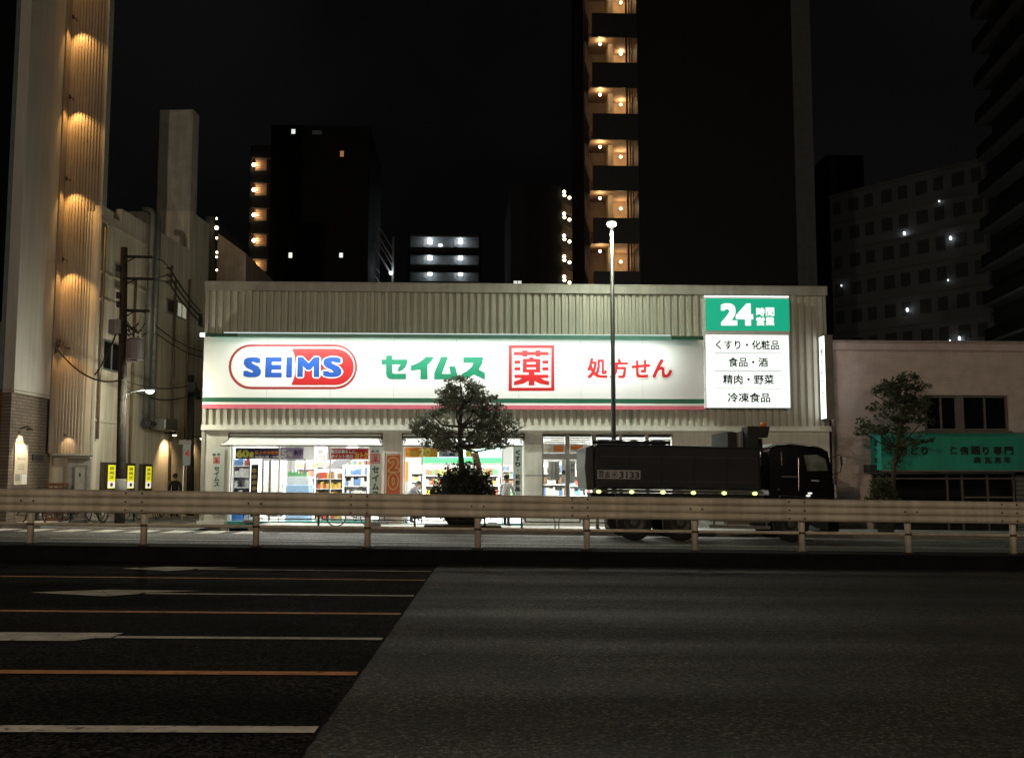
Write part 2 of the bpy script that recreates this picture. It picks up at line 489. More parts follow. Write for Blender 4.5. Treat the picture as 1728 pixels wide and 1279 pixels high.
# resurfaced part of the near road (its seam runs away from the camera)
def gpt(px, py, dz=0.004):
    # pixel to the near road's sloping plane
    d = FW * F + RT * (px - CX) + UP * (CY - py)
    t = (dz - CAM.z) / (d.z + 0.014 * d.x)
    return CAM + d * t
sA, sB = gpt(505, 1279), gpt(738, 953)
sd = (sB - sA) / (sB.y - sA.y)
sN, sF = sA + sd * (-14 - sA.y), sA + sd * (19.2 - sA.y)
_g = random.Random(12); _seam = []
_n = 330
for i in range(_n + 1):
    y = -14 + 33.2 * i / _n; j = _g.gauss(0, 0.004)
    x = sA.x + sd.x * (y - sA.y) + j
    _seam.append((x, y, -0.014 * x + 0.004))
struct(MB().poly([(70, -14, -0.98 + 0.004), (70, 19.2, -0.98 + 0.004)] + _seam[::-1]), "resurfaced_road", m_asph_new)
# tar-filled seam and cracks
_t = MB()
for i in range(_n):
    a, b = _seam[i], _seam[i + 1]; w0 = w1_ = 0.012
    _t.poly([(a[0] - w0, a[1], a[2] + 0.001), (a[0] + w0, a[1], a[2] + 0.002), (b[0] + w1_, b[1], b[2] + 0.002), (b[0] - w1_, b[1], b[2] + 0.001)])
for (x0_, y0_, dx_, dy_, n_) in ((3.5, 6.2, 0.22, 0.03, 40), (1.2, 11.5, 0.30, -0.02, 50), (8, 15.0, 0.35, 0.0, 40), (-9, 9.2, 0.2, 0.04, 30), (5.2, 8.5, -0.03, 0.16, 22)):
    x, y, w_ = x0_, y0_, 0.007
    for i in range(n_):
        X_, Y_ = x + dx_ + _g.gauss(0, 0.03), y + dy_ + _g.gauss(0, 0.04)
        _t.poly([(x, y - w_, -0.014 * x + 0.0055), (X_, Y_ - w_, -0.014 * X_ + 0.0055), (X_, Y_ + w_, -0.014 * X_ + 0.0055), (x, y + w_, -0.014 * x + 0.0055)])
        x, y = X_, Y_
struct(_t, "road_seam_and_cracks", M("tar", (0.004, 0.004, 0.004), 0.9, spec=0.05))

def seam_x(y): return sA.x + sd.x * (y - sA.y)
wl, ol = MB(), MB()
def gl(mb, pts, dz=0.008):
    mb.poly([(x, y, -0.014 * x + dz) for x, y in pts])
def mark(mb, py, w, px_left=None, py_at=500):
    c = gpt(py_at, py); y = c.y
    x0 = -40 if px_left is None else gpt(px_left, py).x
    gl(mb, [(x0, y - w / 2), (seam_x(y - w / 2) - 0.02, y - w / 2), (seam_x(y + w / 2) - 0.02, y + w / 2), (x0, y + w / 2)])
    return y
mark(wl, 1231, 0.17)
mark(ol, 1136, 0.15)
y3 = mark(wl, 1077, 0.13, 190)
mark(ol, 1034.5, 0.14)
y5 = mark(wl, 1003.5, 0.13, 240)
mark(ol, 977, 0.13)
y7 = mark(wl, 962, 0.13, 330)
# arrow heads and shafts at the left ends of the white strokes
xa = gpt(190, 1075).x
gl(wl, [(-40, y3 - 0.24), (xa - 0.30, y3 - 0.26), (xa - 0.14, y3 - 0.066), (xa - 0.001, y3 - 0.066), (xa - 0.001, y3 + 0.066), (xa + 0.02, y3 + 0.26), (-40, y3 + 0.20)])
def arrow(y, pxa, pxb, py):
    a, b = gpt(pxa, py).x, gpt(pxb, py).x
    # head pointing along -x, sheared by the slanting barbs of the stencil
    gl(wl, [(a, y), (b - 0.35, y - 0.36), (b - 0.001, y - 0.067), (b - 0.001, y + 0.067), (b + 0.75, y + 0.36), (b - 0.55, y + 0.40)])
arrow(y5, 50, 240, 1000)
arrow(y7, 207, 330, 959)
struct(wl, "white_road_markings", m_white_line)
struct(ol, "orange_road_markings", m_orange_line)

# far road: lane line, edge line, zebra crossing over the side street's mouth
fl = MB()
def fline(x0, x1, y0, y1):
    n = max(1, int((x1 - x0) / 5))
    for i in range(n):
        a, b = x0 + (x1 - x0) * i / n, x0 + (x1 - x0) * (i + 1) / n
        fl.poly([(a, y0, gz(a, y0) + 0.006), (b, y0, gz(b, y0) + 0.006), (b, y1, gz(b, y1) + 0.006), (a, y1, gz(a, y1) + 0.006)])
fline(-10.5, 70, 26.2, 26.34)
fline(-5.5, 70, 30.3, 30.44)
x = -20.0
while x < -6.6:
    fline(x, x + 0.62, 29.6, 31.2); x += 1.02
fl.poly([(-11.6, 33.0, gz(-11) + 0.006), (-8.6, 33.0, gz(-9) + 0.006), (-8.6, 33.3, gz(-9) + 0.006), (-11.6, 33.3, gz(-11) + 0.006)])
fl.poly([(-10.8, 31.8, gz(-11) + 0.006), (-10.6, 31.8, gz(-11) + 0.006), (-8.1, 38.0, gz(-8) + 0.006), (-8.3, 38.0, gz(-8) + 0.006)])
struct(fl, "far_road_markings", M("white_crossing_paint", (0.72, 0.70, 0.66), 0.7, var=0.15, scale=4, bump=0.2))

# pavement before the shop, its kerb, and the pavement at the brick building
xk = at(418, 893, 31.2).x
struct(MB().box(xk + 0.16, 70, 31.36, 34.6, -0.4, 0.0, 0.014), "pavement", m_pave)
struct(MB().box(xk, 70, 31.2, 31.358, -0.4, 0.012, 0.014).box(xk, xk + 0.158, 31.358, 34.5, -0.4, 0.012, 0.014), "kerb", m_kerb)
xl = at(78, 880, 31.6).x
struct(MB().box(-70, xl - 0.16, 31.36, 33.5, -0.4, 0.0, 0.014), "pavement_by_brick_building", m_pave)
struct(MB().box(-70, xl, 31.2, 31.358, -0.4, 0.012, 0.014).box(xl - 0.158, xl, 31.358, 35, -0.4, 0.012, 0.014), "kerb_by_brick_building", m_kerb)
# median the guard rail stands on
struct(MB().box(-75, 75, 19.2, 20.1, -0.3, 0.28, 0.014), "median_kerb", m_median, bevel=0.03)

# ================================================================== guard rail on the median
RY = 19.5
X0, X9 = at(53, 860, RY).x, at(1708, 880, RY).x
SP = (X9 - X0) / 9
rail = thing("guard_rail", "long cream three-ridged guard rail standing on the dark median kerb", "guard rail", (X0, RY, 0.28 - 0.014 * X0))
prof = [(0.055 * abs(sin(pi * 3 * i / 36)) ** 0.55, 0.43 * i / 36) for i in range(37)]
for k in range(-3, 9):
    a, b = X0 + SP * (2 * k - 1), X0 + SP * (2 * k + 1)
    mb = MB()
    for (x0, x1, dy) in ((a - 0.18, b - 0.18, 0.0), ):
        vs = [(x, RY - 0.13 - p - dy, 0.28 + 0.60 + h - 0.014 * x) for x in (x0, x1) for p, h in prof]
        n = len(prof)
        mb.add(vs, [(i, n + i, n + i + 1, i + 1) for i in range(n - 1)])
        vs = [(x, RY - 0.126 - p - dy, 0.28 + 0.60 + h - 0.014 * x) for x in (x0, x1) for p, h in prof]
        mb.add(vs, [(i, i + 1, n + i + 1, n + i) for i in range(n - 1)])
    # splice plate lapped over the joint
    vs = [(x, RY - 0.136 - p, 0.28 + 0.60 + h - 0.014 * x) for x in (b - 0.36, b - 0.18 + 0.0) for p, h in prof]
    mb.add(vs, [(i, n + i, n + i + 1, i + 1) for i in range(n - 1)])
    beam = mb.build("beam", m_rail, rail)
    bo = MB()
    for bx in (b - 0.30, b - 0.06 + 0.24 - 0.18):
        for h in (0.06, 0.215, 0.375):
            bo.sphere((bx - 0.0, RY - 0.195, 0.28 + 0.60 + h - 0.014 * bx), 0.019, 8, 4)
    for bx in (a + SP - 0.12, a + SP + 0.11):
        bo.sphere((bx, RY - 0.195, 0.28 + 0.60 + 0.215 - 0.014 * bx), 0.019, 8, 4)
    bo.build("bolt_heads", m_bolt, beam)
for k in range(-6, 17):
    x = X0 + SP * k
    z = 0.28 - 0.014 * x
    p = MB().tube([(x, RY, z - 0.02), (x, RY, z + 1.0)], 0.062, 12).build("post", m_rail, rail, smooth=True)
    MB().tube([(x, RY, z), (x, RY, z + 0.03)], 0.105, 12).tube([(x, RY, z + 0.355), (x, RY, z + 0.395)], 0.075, 12).build("collar", m_bolt, p)
    MB().box(x - 0.05, x + 0.05, RY - 0.128, RY - 0.05, z + 0.66, z + 0.97).build("bracket", m_rail, p)
xe0, xe1 = X0 - 6 * SP, X0 + 16 * SP
MB().tube([(xe0, RY, 0.28 + 0.375 - 0.014 * xe0), (xe1, RY, 0.28 + 0.375 - 0.014 * xe1)], 0.03, 10).build("lower_pipe", m_rail, rail, smooth=True)

# ================================================================== street lamps
m_lampglow = E("lit_lamp_bowl", (0.98, 1.0, 0.85), 14.0)
m_pole = M("lamp_post_paint", (0.04, 0.042, 0.038), 0.5, var=0.1)
LH = 9.72
def lamp_proto(label, loc):
    t = thing("street_lamp", label, "street lamp", (0, 0, 0), "street lamps along the road", world=False)
    MB().tube([(0, 0, 0), (0, 0, 0.9), (0, 0, 0.95), (0, 0, LH)], [0.10, 0.10, 0.085, 0.055], 14).build("pole", m_pole, t, smooth=True)
    MB().box(-0.16, 0.16, -0.16, 0.16, 0, 0.03).build("base_plate", m_pole, t)
    h = MB().sphere((0, 0, LH + 0.16), 0.17, 16, 8, (1, 1, 0.35)).build("lamp_cap", m_pole, t, smooth=True)
    MB().sphere((0, 0, LH + 0.06), 0.155, 16, 8, (1, 1, 0.62)).build("bowl", m_lampglow, h, smooth=True)
    light("lamp_light", 'POINT', (0, 0, LH - 0.16), P_STREET, (0.93, 1.0, 0.78), t, size=0.12)
    t.location = loc
    return t
lx = at(1037, 890, 31.7).x
lamp = lamp_proto("slim post-top street lamp glowing greenish white before the shop front", (lx, 31.7, -0.014 * lx))
# ================================================================== the shop
YF = 34.5
def fx(px, py=700): return at(px, py, YF).x
def fz(py, px=864): return at(px, py, YF).z
XL, XR = at(343, 650, YF).x, at(1397, 650, YF).x
z_cap1, z_cap0 = fz(481.5), fz(495)
z_cor1, z_cor0 = fz(718), fz(727)
zb = -0.4
shop = thing("pharmacy_building", "wide flat-fronted pharmacy with ribbed beige cladding and bright open shop front", "shop building", ((XL + XR) / 2, YF, 0))
D1 = YF + 15
sk = 0.0958
# shell: side walls, back wall, roof
w = MB()
w.poly([(XL, YF + 0.2, zb), (XL, YF + 0.2, z_cap0), (XL + sk * 15, D1, z_cap0), (XL + sk * 15, D1, zb)])
w.poly([(XR, YF + 0.2, zb), (XR + 0.3, D1, zb), (XR + 0.3, D1, z_cap0), (XR, YF + 0.2, z_cap0)])
w.poly([(XL + sk * 15, D1, zb), (XL + sk * 15, D1, z_cap0), (XR + 0.3, D1, z_cap0), (XR + 0.3, D1, zb)])
w.build("outer_wall", m_storewall, shop)
MB().poly([(XL, YF + 0.2, z_cap0 - 0.3), (XR, YF + 0.2, z_cap0 - 0.3), (XR + 0.3, D1, z_cap0 - 0.3), (XL + sk * 15, D1, z_cap0 - 0.3)]).build("roof", m_grey, shop)
# ribbed cladding, parapet flashing, cornice
MB().corr(XL + 0.12, XR - 0.1, z_cor1, z_cap0, YF + 0.06, 0.245, 0.075).build("ribbed_cladding", m_clad, shop)
MB().box(XL, XL + 0.12, YF - 0.03, YF + 0.2, zb, z_cap0).build("corner_trim", m_cap, shop)
MB().box(XR - 0.1, XR, YF - 0.03, YF + 0.2, z_cor1, z_cap0).build("corner_trim", m_cap, shop)
MB().box(XL - 0.02, XR + 0.04, YF - 0.10, YF + 0.25, z_cap0, z_cap1).box(XL - 0.02, XR + 0.04, YF - 0.13, YF + 0.25, z_cap1, z_cap1 + 0.035).build("parapet_flashing", m_cap, shop)
MB().box(XL + 0.0, XR + 0.03, YF - 0.14, YF + 0.2, z_cor0 + 0.045, z_cor1 - 0.003).box(XL + 0.0, XR + 0.03, YF - 0.19, YF + 0.2, z_cor0, z_cor0 + 0.045).build("cornice", m_storewall, shop)
# ground-floor wall round the openings
o1a, o1b, o2a, o2b, w0, w1 = fx(386, 810), fx(641, 810), fx(680, 810), fx(883, 810), fx(915, 800), fx(1136, 800)
zo = fz(742)          # head of the two openings
zw = fz(731)          # head of the window band
g = MB()
for a, b in ((XL + 0.12, o1a), (o1b, o2a), (o2b, w0), (w1, XR)):
    g.box(a, b, YF, YF + 0.22, zb, z_cor0)
g.box(o1a, o1b, YF, YF + 0.22, zo, z_cor0).box(o2a, o2b, YF, YF + 0.22, zo, z_cor0)
g.box(w0, w1, YF, YF + 0.22, zw, z_cor0)
zs = fz(866, 1000)
g.box(w0, w1, YF + 0.0, YF + 0.22, zb, zs)
g.build("front_wall", m_storewall, shop)
# dark header trim above the awnings
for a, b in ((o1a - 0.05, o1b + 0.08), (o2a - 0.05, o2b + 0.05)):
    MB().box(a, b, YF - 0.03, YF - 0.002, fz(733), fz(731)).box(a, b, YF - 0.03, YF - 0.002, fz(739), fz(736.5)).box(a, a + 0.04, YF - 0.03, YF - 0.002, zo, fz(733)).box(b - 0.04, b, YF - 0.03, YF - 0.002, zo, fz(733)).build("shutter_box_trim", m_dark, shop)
# white plinth under the corner pier
MB().box(XL - 0.08, o1a - 0.1, YF - 0.06, YF - 0.003, -0.1, 0.16).build("pier_plinth", m_white, shop)
# joints on the pier between the shop front and the window band
MB().box(o2b + 0.06, w0 - 0.05, YF - 0.006, YF - 0.002, fz(803), fz(801.5)).box(o2b + 0.06, w0 - 0.05, YF - 0.006, YF - 0.002, fz(749), fz(748)).build("panel_joint", m_grey, shop)
# awnings: sloping white canvas on a front bar
m_awn = M("white_awning_canvas", (0.80, 0.80, 0.78), 0.7, var=0.05)
for (pa, pb, qa, qb) in ((388, 641, 372, 646), (684, 880, 679, 882)):
    za, zf = fz(738.5), at(700, 751, YF - 0.75).z
    ya = YF - 0.02
    xa0, xa1, xf0, xf1 = fx(pa, 740), fx(pb, 740), at(qa, 750, YF - 0.75).x, at(qb, 750, YF - 0.75).x
    n = 12; mb = MB(); vs = []
    for j in range(5):
        v = j / 4
        for i in range(n + 1):
            u = i / n
            x = (xa0 + (xa1 - xa0) * u) * (1 - v) + (xf0 + (xf1 - xf0) * u) * v
            vs.append((x, ya - 0.75 * v, za + (zf - za) * v - 0.02 * sin(pi * v) * (1 + 0.4 * cos(u * 19))))
    mb.add(vs, [(j * (n + 1) + i, (j + 1) * (n + 1) + i, (j + 1) * (n + 1) + i + 1, j * (n + 1) + i + 1) for j in range(4) for i in range(n)])
    aw = mb.build("awning", m_awn, shop)
    MB().box(xf0, xf1, YF - 0.79, YF - 0.745, zf - 0.05, zf - 0.002).build("front_bar", m_frame, aw)
    MB().tube([(xa0 + 0.03, ya, za - 0.02), (xf0 + 0.03, YF - 0.76, zf - 0.03)], 0.018, 6).tube([(xa1 - 0.03, ya, za - 0.02), (xf1 - 0.03, YF - 0.76, zf - 0.03)], 0.018, 6).build("folding_arm", m_dark, aw)
# window band: five transom lights over a bar, panes below
tr = [(917, 954), (961, 999), (1006, 1045), (1050, 1089), (1095, 1134)]
zt0, zt1 = fz(765), fz(733)
fr = MB()
xs = [w0] + [v for a, b in tr for v in (fx(a, 750), fx(b, 750))] + [w1]
for i in range(0, len(xs), 2):
    fr.box(xs[i], xs[i + 1], YF - 0.03, YF + 0.12, zs, zw)
for a, b in tr:
    fr.box(fx(a, 750), fx(b, 750), YF - 0.025, YF + 0.115, zt1, zw).box(fx(a, 750), fx(b, 750), YF - 0.025, YF + 0.115, fz(775), zt0)
fr.build("window_frame", m_frame, shop)
for i, (a, b) in enumerate(tr):
    x0, x1 = fx(a, 750), fx(b, 750)
    p = MB().poly([(x0, YF + 0.06, zt0), (x1, YF + 0.06, zt0), (x1, YF + 0.06, zt1), (x0, YF + 0.06, zt1)]).build("transom_pane", m_glass, shop)
    mb = MB()
    nb = 5 if i < 2 else 6
    top = zt1 - 0.02; bot = zt0 + (0.28 if i < 2 else 0.03)
    for k in range(nb):
        z = bot + (top - bot) * (k + 0.5) / nb
        mb.box(x0 + 0.02, x1 - 0.02, YF + 0.13, YF + 0.19, z - 0.018, z + 0.018)
    mb.build("blind_slats", m_grey, p)
    q = MB().poly([(x0, YF + 0.06, zs), (x1, YF + 0.06, zs), (x1, YF + 0.06, fz(775)), (x0, YF + 0.06, fz(775))]).build("window_pane", m_glass, shop)
# glazing of the two openings (fixed panes with slim posts)
for a, b, posts in ((o1a, o1b, (389, 470, 556, 640)), (o2a, o2b, (682, 712, 800, 848, 880))):
    pm = MB()
    for p in posts:
        xx = fx(p, 810); pm.box(xx - 0.022, xx + 0.022, YF + 0.08, YF + 0.16, -0.1, zo)
    pm.box(a, b, YF + 0.08, YF + 0.16, zo - 0.05, zo - 0.001)
    pm.build("door_posts", m_white, shop)
    MB().poly([(a, YF + 0.12, -0.05), (b, YF + 0.12, -0.05), (b, YF + 0.12, zo - 0.05), (a, YF + 0.12, zo - 0.05)]).build("shop_glass", m_glass, shop)
# interior: floor, ceiling, back and side walls
m_in = M("white_interior_wall", (0.58, 0.58, 0.57), 0.6, var=0.03)
m_floor = M("pale_vinyl_floor", (0.62, 0.64, 0.62), 0.35, var=0.05)
YB = 45.0
IX0, IX1, zc = o1a - 0.3, w1 + 0.4, 3.0
MB().poly([(IX0, YF + 0.2, 0.03), (IX1, YF + 0.2, -0.02), (IX1 + 0.6, YB, -0.02), (IX0 + 0.6, YB, 0.03)]).build("shop_floor", m_floor, shop)
MB().poly([(IX0, YF + 0.22, zc), (IX0 + 0.6, YB, zc), (IX1 + 0.6, YB, zc), (IX1, YF + 0.22, zc)]).build("shop_ceiling", m_in, shop)
MB().poly([(IX0, YF + 0.22, -0.2), (IX0, YF + 0.22, zc), (IX0 + 0.6, YB, zc), (IX0 + 0.6, YB, -0.2)]).poly([(IX1, YF + 0.22, -0.2), (IX1 + 0.6, YB, -0.2), (IX1 + 0.6, YB, zc), (IX1, YF + 0.22, zc)]).poly([(IX0 + 0.6, YB, -0.2), (IX0 + 0.6, YB, zc), (IX1 + 0.6, YB, zc), (IX1 + 0.6, YB, -0.2)]).build("interior_wall", m_in, shop)
m_tubeglow = E("fluorescent_tube", (1.0, 0.98, 0.95), 6.0)
for j in range(3):
    y = YF + 1.8 + 3.2 * j
    for i in range(4):
        x = IX0 + 2.0 + i * (IX1 - IX0 - 3.6) / 3
        MB().box(x - 1.2, x + 1.2, y - 0.05, y + 0.05, zc - 0.07, zc - 0.02).build("ceiling_tube", m_tubeglow, shop)
for i in range(3):
    xx = IX0 + (IX1 - IX0) * (i + 0.5) / 3
    light("ceiling_light", 'AREA', (xx, YF + 4.2, zc - 0.1), P_SHOP / 3, (1.0, 0.95, 0.87), shop, size=4.2, size_y=7.0, aim=(0, 0, -1))
# teal mats at the thresholds, blue bin face
m_teal = M("teal_threshold_tile", (0.10, 0.42, 0.38), 0.5)
MB().box(o1a + 0.01, o1b - 0.01, YF - 0.14, YF + 0.08, -0.1, 0.135, 0.0).build("threshold", m_teal, shop)
MB().box(o2a + 0.01, o2b - 0.01, YF - 0.14, YF + 0.08, -0.15, 0.045, 0.0).build("threshold", m_teal, shop)
# roof-edge drain pipe at the east corner
xx = at(1402, 760, YF).x
MB().tube([(xx + 0.1, YF - 0.02, zb), (xx + 0.1, YF - 0.02, fz(585))], 0.07, 10).build("drainpipe", M("brown_drainpipe", (0.13, 0.10, 0.08), 0.5), shop, smooth=True)
# small lit sign standing on the roof
x0, x1, z0, z1 = rect(867, 474, 880, 482, YF + 2.5)
rs = thing("roof_lamp_box", "tiny white lit box peeking over the shop's parapet", "roof lamp", (x0, YF + 2.5, z0 - 0.5))
MB().box(x0, (x0 + x1) / 2 - 0.015, YF + 2.5, YF + 2.6, z0, z1).box((x0 + x1) / 2 + 0.015, x1, YF + 2.5, YF + 2.6, z0, z1).build("lit_face", E("roof_box_glow", (0.95, 0.97, 0.9), 0.7), rs)
MB().box(x0, x1, YF + 2.52, YF + 2.58, z0 - 0.9, z0 - 0.002).build("stand", m_dark, rs)

# ---------------------------------------------------------------- fascia sign
SY = YF - 0.13
sx0, sx1 = at(343, 625, SY).x, at(1188, 625, SY).x
zA, zB = at(766, 566, SY).z, at(766, 690, SY).z
fs_ = thing("fascia_sign", "long white shop fascia with red capsule logo and green lettering under striplights", "shop sign", ((sx0 + sx1) / 2, SY, zB))
MB().box(sx0, sx1, SY, YF - 0.02, zB, zA).build("sign_panel", m_signface, fs_)
def band(y0, y1, m, nm, dy=0.004):
    a, b = at(766, y1, SY).z, at(766, y0, SY).z
    MB().box(sx0 - 0.002, sx1 + 0.002, SY - dy, SY - 0.0005, a, b).build(nm, m, fs_)
band(672, 679.5, m_sdgreen, "green_stripe")
band(683.5, 690.5, m_spink, "pink_stripe")
# lighting hood along the top edge
HY = SY - 0.98
hz0, hz1 = at(766, 571, HY).z, at(766, 564.5, HY).z
hx0, hx1 = at(346, 567, HY).x, at(1187, 567, HY).x
lx0, lx1 = at(402, 567, HY).x, at(1132, 567, HY).x
m_hood = M("teal_green_hood", (0.16, 0.45, 0.37), 0.4, var=0.08)
MB().box(hx0, hx1, HY, HY + 0.04, hz0, hz1).box(hx0, hx1, HY + 0.04, SY + 0.1, hz1 - 0.03, hz1).build("light_hood", m_hood, fs_)
MB().box(hx0, lx0 - 0.02, HY - 0.004, HY - 0.001, hz0, hz1).build("hood_end_shade", m_sdgreen, fs_)  # darker green sheets give the hood ends their unlit look
MB().box(lx1 + 0.02, hx1, HY - 0.004, HY - 0.001, hz0, hz1).build("hood_end_shade", m_sdgreen, fs_)
MB().box(lx0, lx1, HY + 0.05, HY + 0.10, hz0 + 0.02, hz1 - 0.035).build("striplight", E("striplight_glow", (0.93, 1.0, 0.95), 3.0), fs_)
MB().box(at(378, 563, HY).x, lx1, HY - 0.006, HY + 0.02, hz1 + 0.001, hz1 + 0.028).build("top_light_strip", E("top_strip_glow", (0.85, 1.0, 0.97), 0.9), fs_)
MB().box(hx0 - 0.16, hx0 - 0.01, HY - 0.05, HY + 0.05, hz0 + 0.0, hz1).build("corner_lamp", E("corner_lamp_glow", (1, 1, 0.95), 1.5), fs_)
for i in range(3):
    a = lx0 + (lx1 - lx0) * i / 3; b = lx0 + (lx1 - lx0) * (i + 1) / 3
    light("striplight_light", 'AREA', ((a + b) / 2, HY + 0.12, hz0 + 0.01), P_STRIP / 3, (0.96, 1.0, 0.93), fs_, size=b - a, size_y=0.08, aim=(0, 0.18, -1.0))
for i in range(1, 8):
    xx = sx0 + (sx1 - sx0) * i / 8
    MB().box(xx - 0.004, xx + 0.004, SY - 0.0012, SY - 0.0004, at(766, 671.5, SY).z, zA).build("panel_joint", m_cap, fs_)
# lettering, each layer 4 mm proud
def lay(k): return SY - 0.004 * k
def pill(px0, py0, px1, py1, n=14):
    r = (py1 - py0) / 2; cy = (py0 + py1) / 2
    pts = [(px1 - r + r * sin(pi * i / n), cy - r * cos(pi * i / n)) for i in range(n + 1)]
    pts += [(px0 + r - r * sin(pi * i / n), cy + r * cos(pi * i / n)) for i in range(n + 1)]
    return pts
def zz(pts, sc, ox, oy): return [(ox + a / sc, oy + b / sc) for a, b in pts]
MB().ppoly(pill(385.8, 581, 603, 656.8), lay(1)).build("capsule_outline", m_sdred, fs_)
MB().ppoly(pill(390, 585.2, 599, 652.6), lay(2)).build("capsule_ground", m_signface, fs_)
k = 7.513
right_end = [(1400 + 232 * sin(pi * i / 14), 331 - 231 * cos(pi * i / 14)) for i in range(15)]
MB().ppoly(zz([(848, 100)] + right_end + [(838, 562), (865, 490), (886, 410), (890, 300), (878, 190)], k, 380, 575), lay(3)).build("capsule_red_half", m_sred, fs_)
def cap(mb, ch, a, b, y0, y1, L, off, base):
    q = zz([(a, y0), (b, y1)], k, 380, 575)
    mb.ptext(ch, q[0][0], q[0][1], q[1][0], q[1][1], lay(L), off, base)
mb = MB()
for ch, a, b in (("M", 915, 1195), ("S", 1240, 1478)): cap(mb, ch, a, b, 207, 464, 4, 0.09, 0.045)
mb.build("letter_outline", m_signface, fs_)
mb = MB()
for ch, a, b in (("S", 232, 456), ("E", 508, 719), ("I", 775, 848), ("M", 915, 1195), ("S", 1240, 1478)): cap(mb, ch, a, b, 207, 462, 5, 0.045, 0.045)
mb.build("logo_letters", m_sblue, fs_)
k2 = 8.862
KANA = [
 [(145,130),(238,130),(238,190),(468,190),(460,262),(425,325),(370,363),(325,378),(325,315),(360,275),(358,268),(240,268),(240,375),(246,394),(262,402),(445,402),(445,488),(215,488),(168,468),(145,415),(145,270),(78,270),(78,190),(145,190)],
 [(745,150),(868,150),(830,215),(768,275),(768,490),(658,490),(658,345),(600,352),(518,362),(518,282),(590,258),(660,218),(710,180)],
 [(965,150),(1078,150),(980,405),(1112,405),(1085,292),(1180,292),(1232,490),(865,490),(865,395)],
 [(1298,152),(1600,152),(1590,240),(1535,340),(1625,392),(1625,495),(1460,418),(1390,462),(1278,490),(1278,405),(1360,360),(1425,300),(1452,245),(1298,245)]]
mb = MB()
for g in KANA: mb.ppoly(zz(g, k2, 635, 585), lay(1))
mb.build("katakana_lettering", m_sgreen, fs_)
k3 = 14.21
def kuri(mb, Y, tx):
    def rc(a, b, c, d): mb.ppoly([tx(a, b), tx(c, b), tx(c, d), tx(a, d)], Y)
    for q in ((118,105,1215,182),(118,1125,1215,1200),(118,182,198,1125),(1138,182,1215,1125),
              (240,262,1085,350),(445,228,565,262),(445,350,565,382),(762,228,880,262),(762,350,880,382),(612,392,718,430),
              (458,430,555,760),(770,430,880,760),(555,430,770,515),(555,560,770,640),(555,685,770,760),
              (255,470,400,555),(255,630,400,715),(925,470,1075,555),(925,630,1075,715),(600,760,738,812),(258,812,1075,895),(600,895,738,1070)): rc(*q)
    for g in ([(430,895),(600,895),(600,960),(470,1030),(245,1070),(245,975),(380,930)], [(738,895),(900,895),(960,935),(1090,970),(1090,1070),(870,1030),(738,960)]):
        mb.ppoly([tx(*p) for p in g], Y)
mb = MB(); kuri(mb, lay(1), lambda a, b: (850 + a / k3, 575 + b / k3))
mb.build("medicine_mark", m_sred, fs_)
for off, L, m, nm in ((0.105, 1, m_grey, "prescription_outline"), (0.09, 2, m_signface, "prescription_border"), (0.03, 3, m_sred, "prescription_lettering")):
    mb = MB()
    for ch, a, b, c, d in (("処", 991, 604, 1025, 638.5), ("方", 1029, 605, 1060, 638.5), ("せ", 1066, 607, 1097, 637.5), ("ん", 1101, 606, 1134, 637.5)):
        mb.ptext(ch, a, b, c, d, lay(L), off, 0.03)
    mb.build(nm, m, fs_)

# ---------------------------------------------------------------- 24-hour light box
BY = YF - 0.42
bx = thing("opening_hours_sign", "backlit box with green 24-hour panel above white list of goods", "light box sign", (at(1262, 600, BY).x, BY, at(1262, 688, BY).z))
x0, x1, z0, z1 = rect(1190, 501.5, 1333, 688.5, BY)
MB().box(x0, x1, BY + 0.01, YF - 0.03, z0, z1).build("box_frame", m_white, bx)
MB().prect(1191, 504, 1332, 558, BY).build("green_panel", E("backlit_green", (0.0, 0.36, 0.20), 1.0, 0.5), bx)
MB().prect(1192, 565.5, 1332, 687.5, BY).build("white_panel", E("backlit_white", (0.93, 1.0, 0.93), 1.3, 0.5), bx)
MB().box(x0, x1, BY - 0.03, BY + 0.008, z1 + 0.001, z1 + 0.04).build("top_lamp_strip", E("box_top_glow", (0.95, 1, 0.97), 1.6), bx)
mb = MB()
mb.ptext("24", 1216, 512, 1271, 549.5, BY - 0.004, 0.045)
for ch, a, b in (("時", 1276, 519), ("間", 1292, 519), ("営", 1276, 535), ("業", 1292, 535)):
    mb.ptext(ch, a, b, a + 14.6, b + 14.5, BY - 0.004, 0.035)
mb.build("hours_lettering", E("backlit_letter_white", (0.95, 1.0, 0.95), 1.1, 0.5), bx)
m_ink = M("dark_green_vinyl", (0.004, 0.03, 0.02), 0.5)
mb = MB()
for s_, a, b, c, d in (("くすり・化粧品", 1208, 574, 1315, 590), ("食品・酒", 1229, 603, 1296, 619), ("精肉・野菜", 1220, 632, 1306, 648.5), ("冷凍食品", 1228, 662.5, 1300, 679)):
    mb.ptext(s_, a, b, c, d, BY - 0.004, 0.022)
for y in (596, 626, 655.5):
    mb.prect(1206.5, y - 0.5, 1318.5, y + 0.5, BY - 0.004)
mb.build("goods_lettering", m_ink, bx)

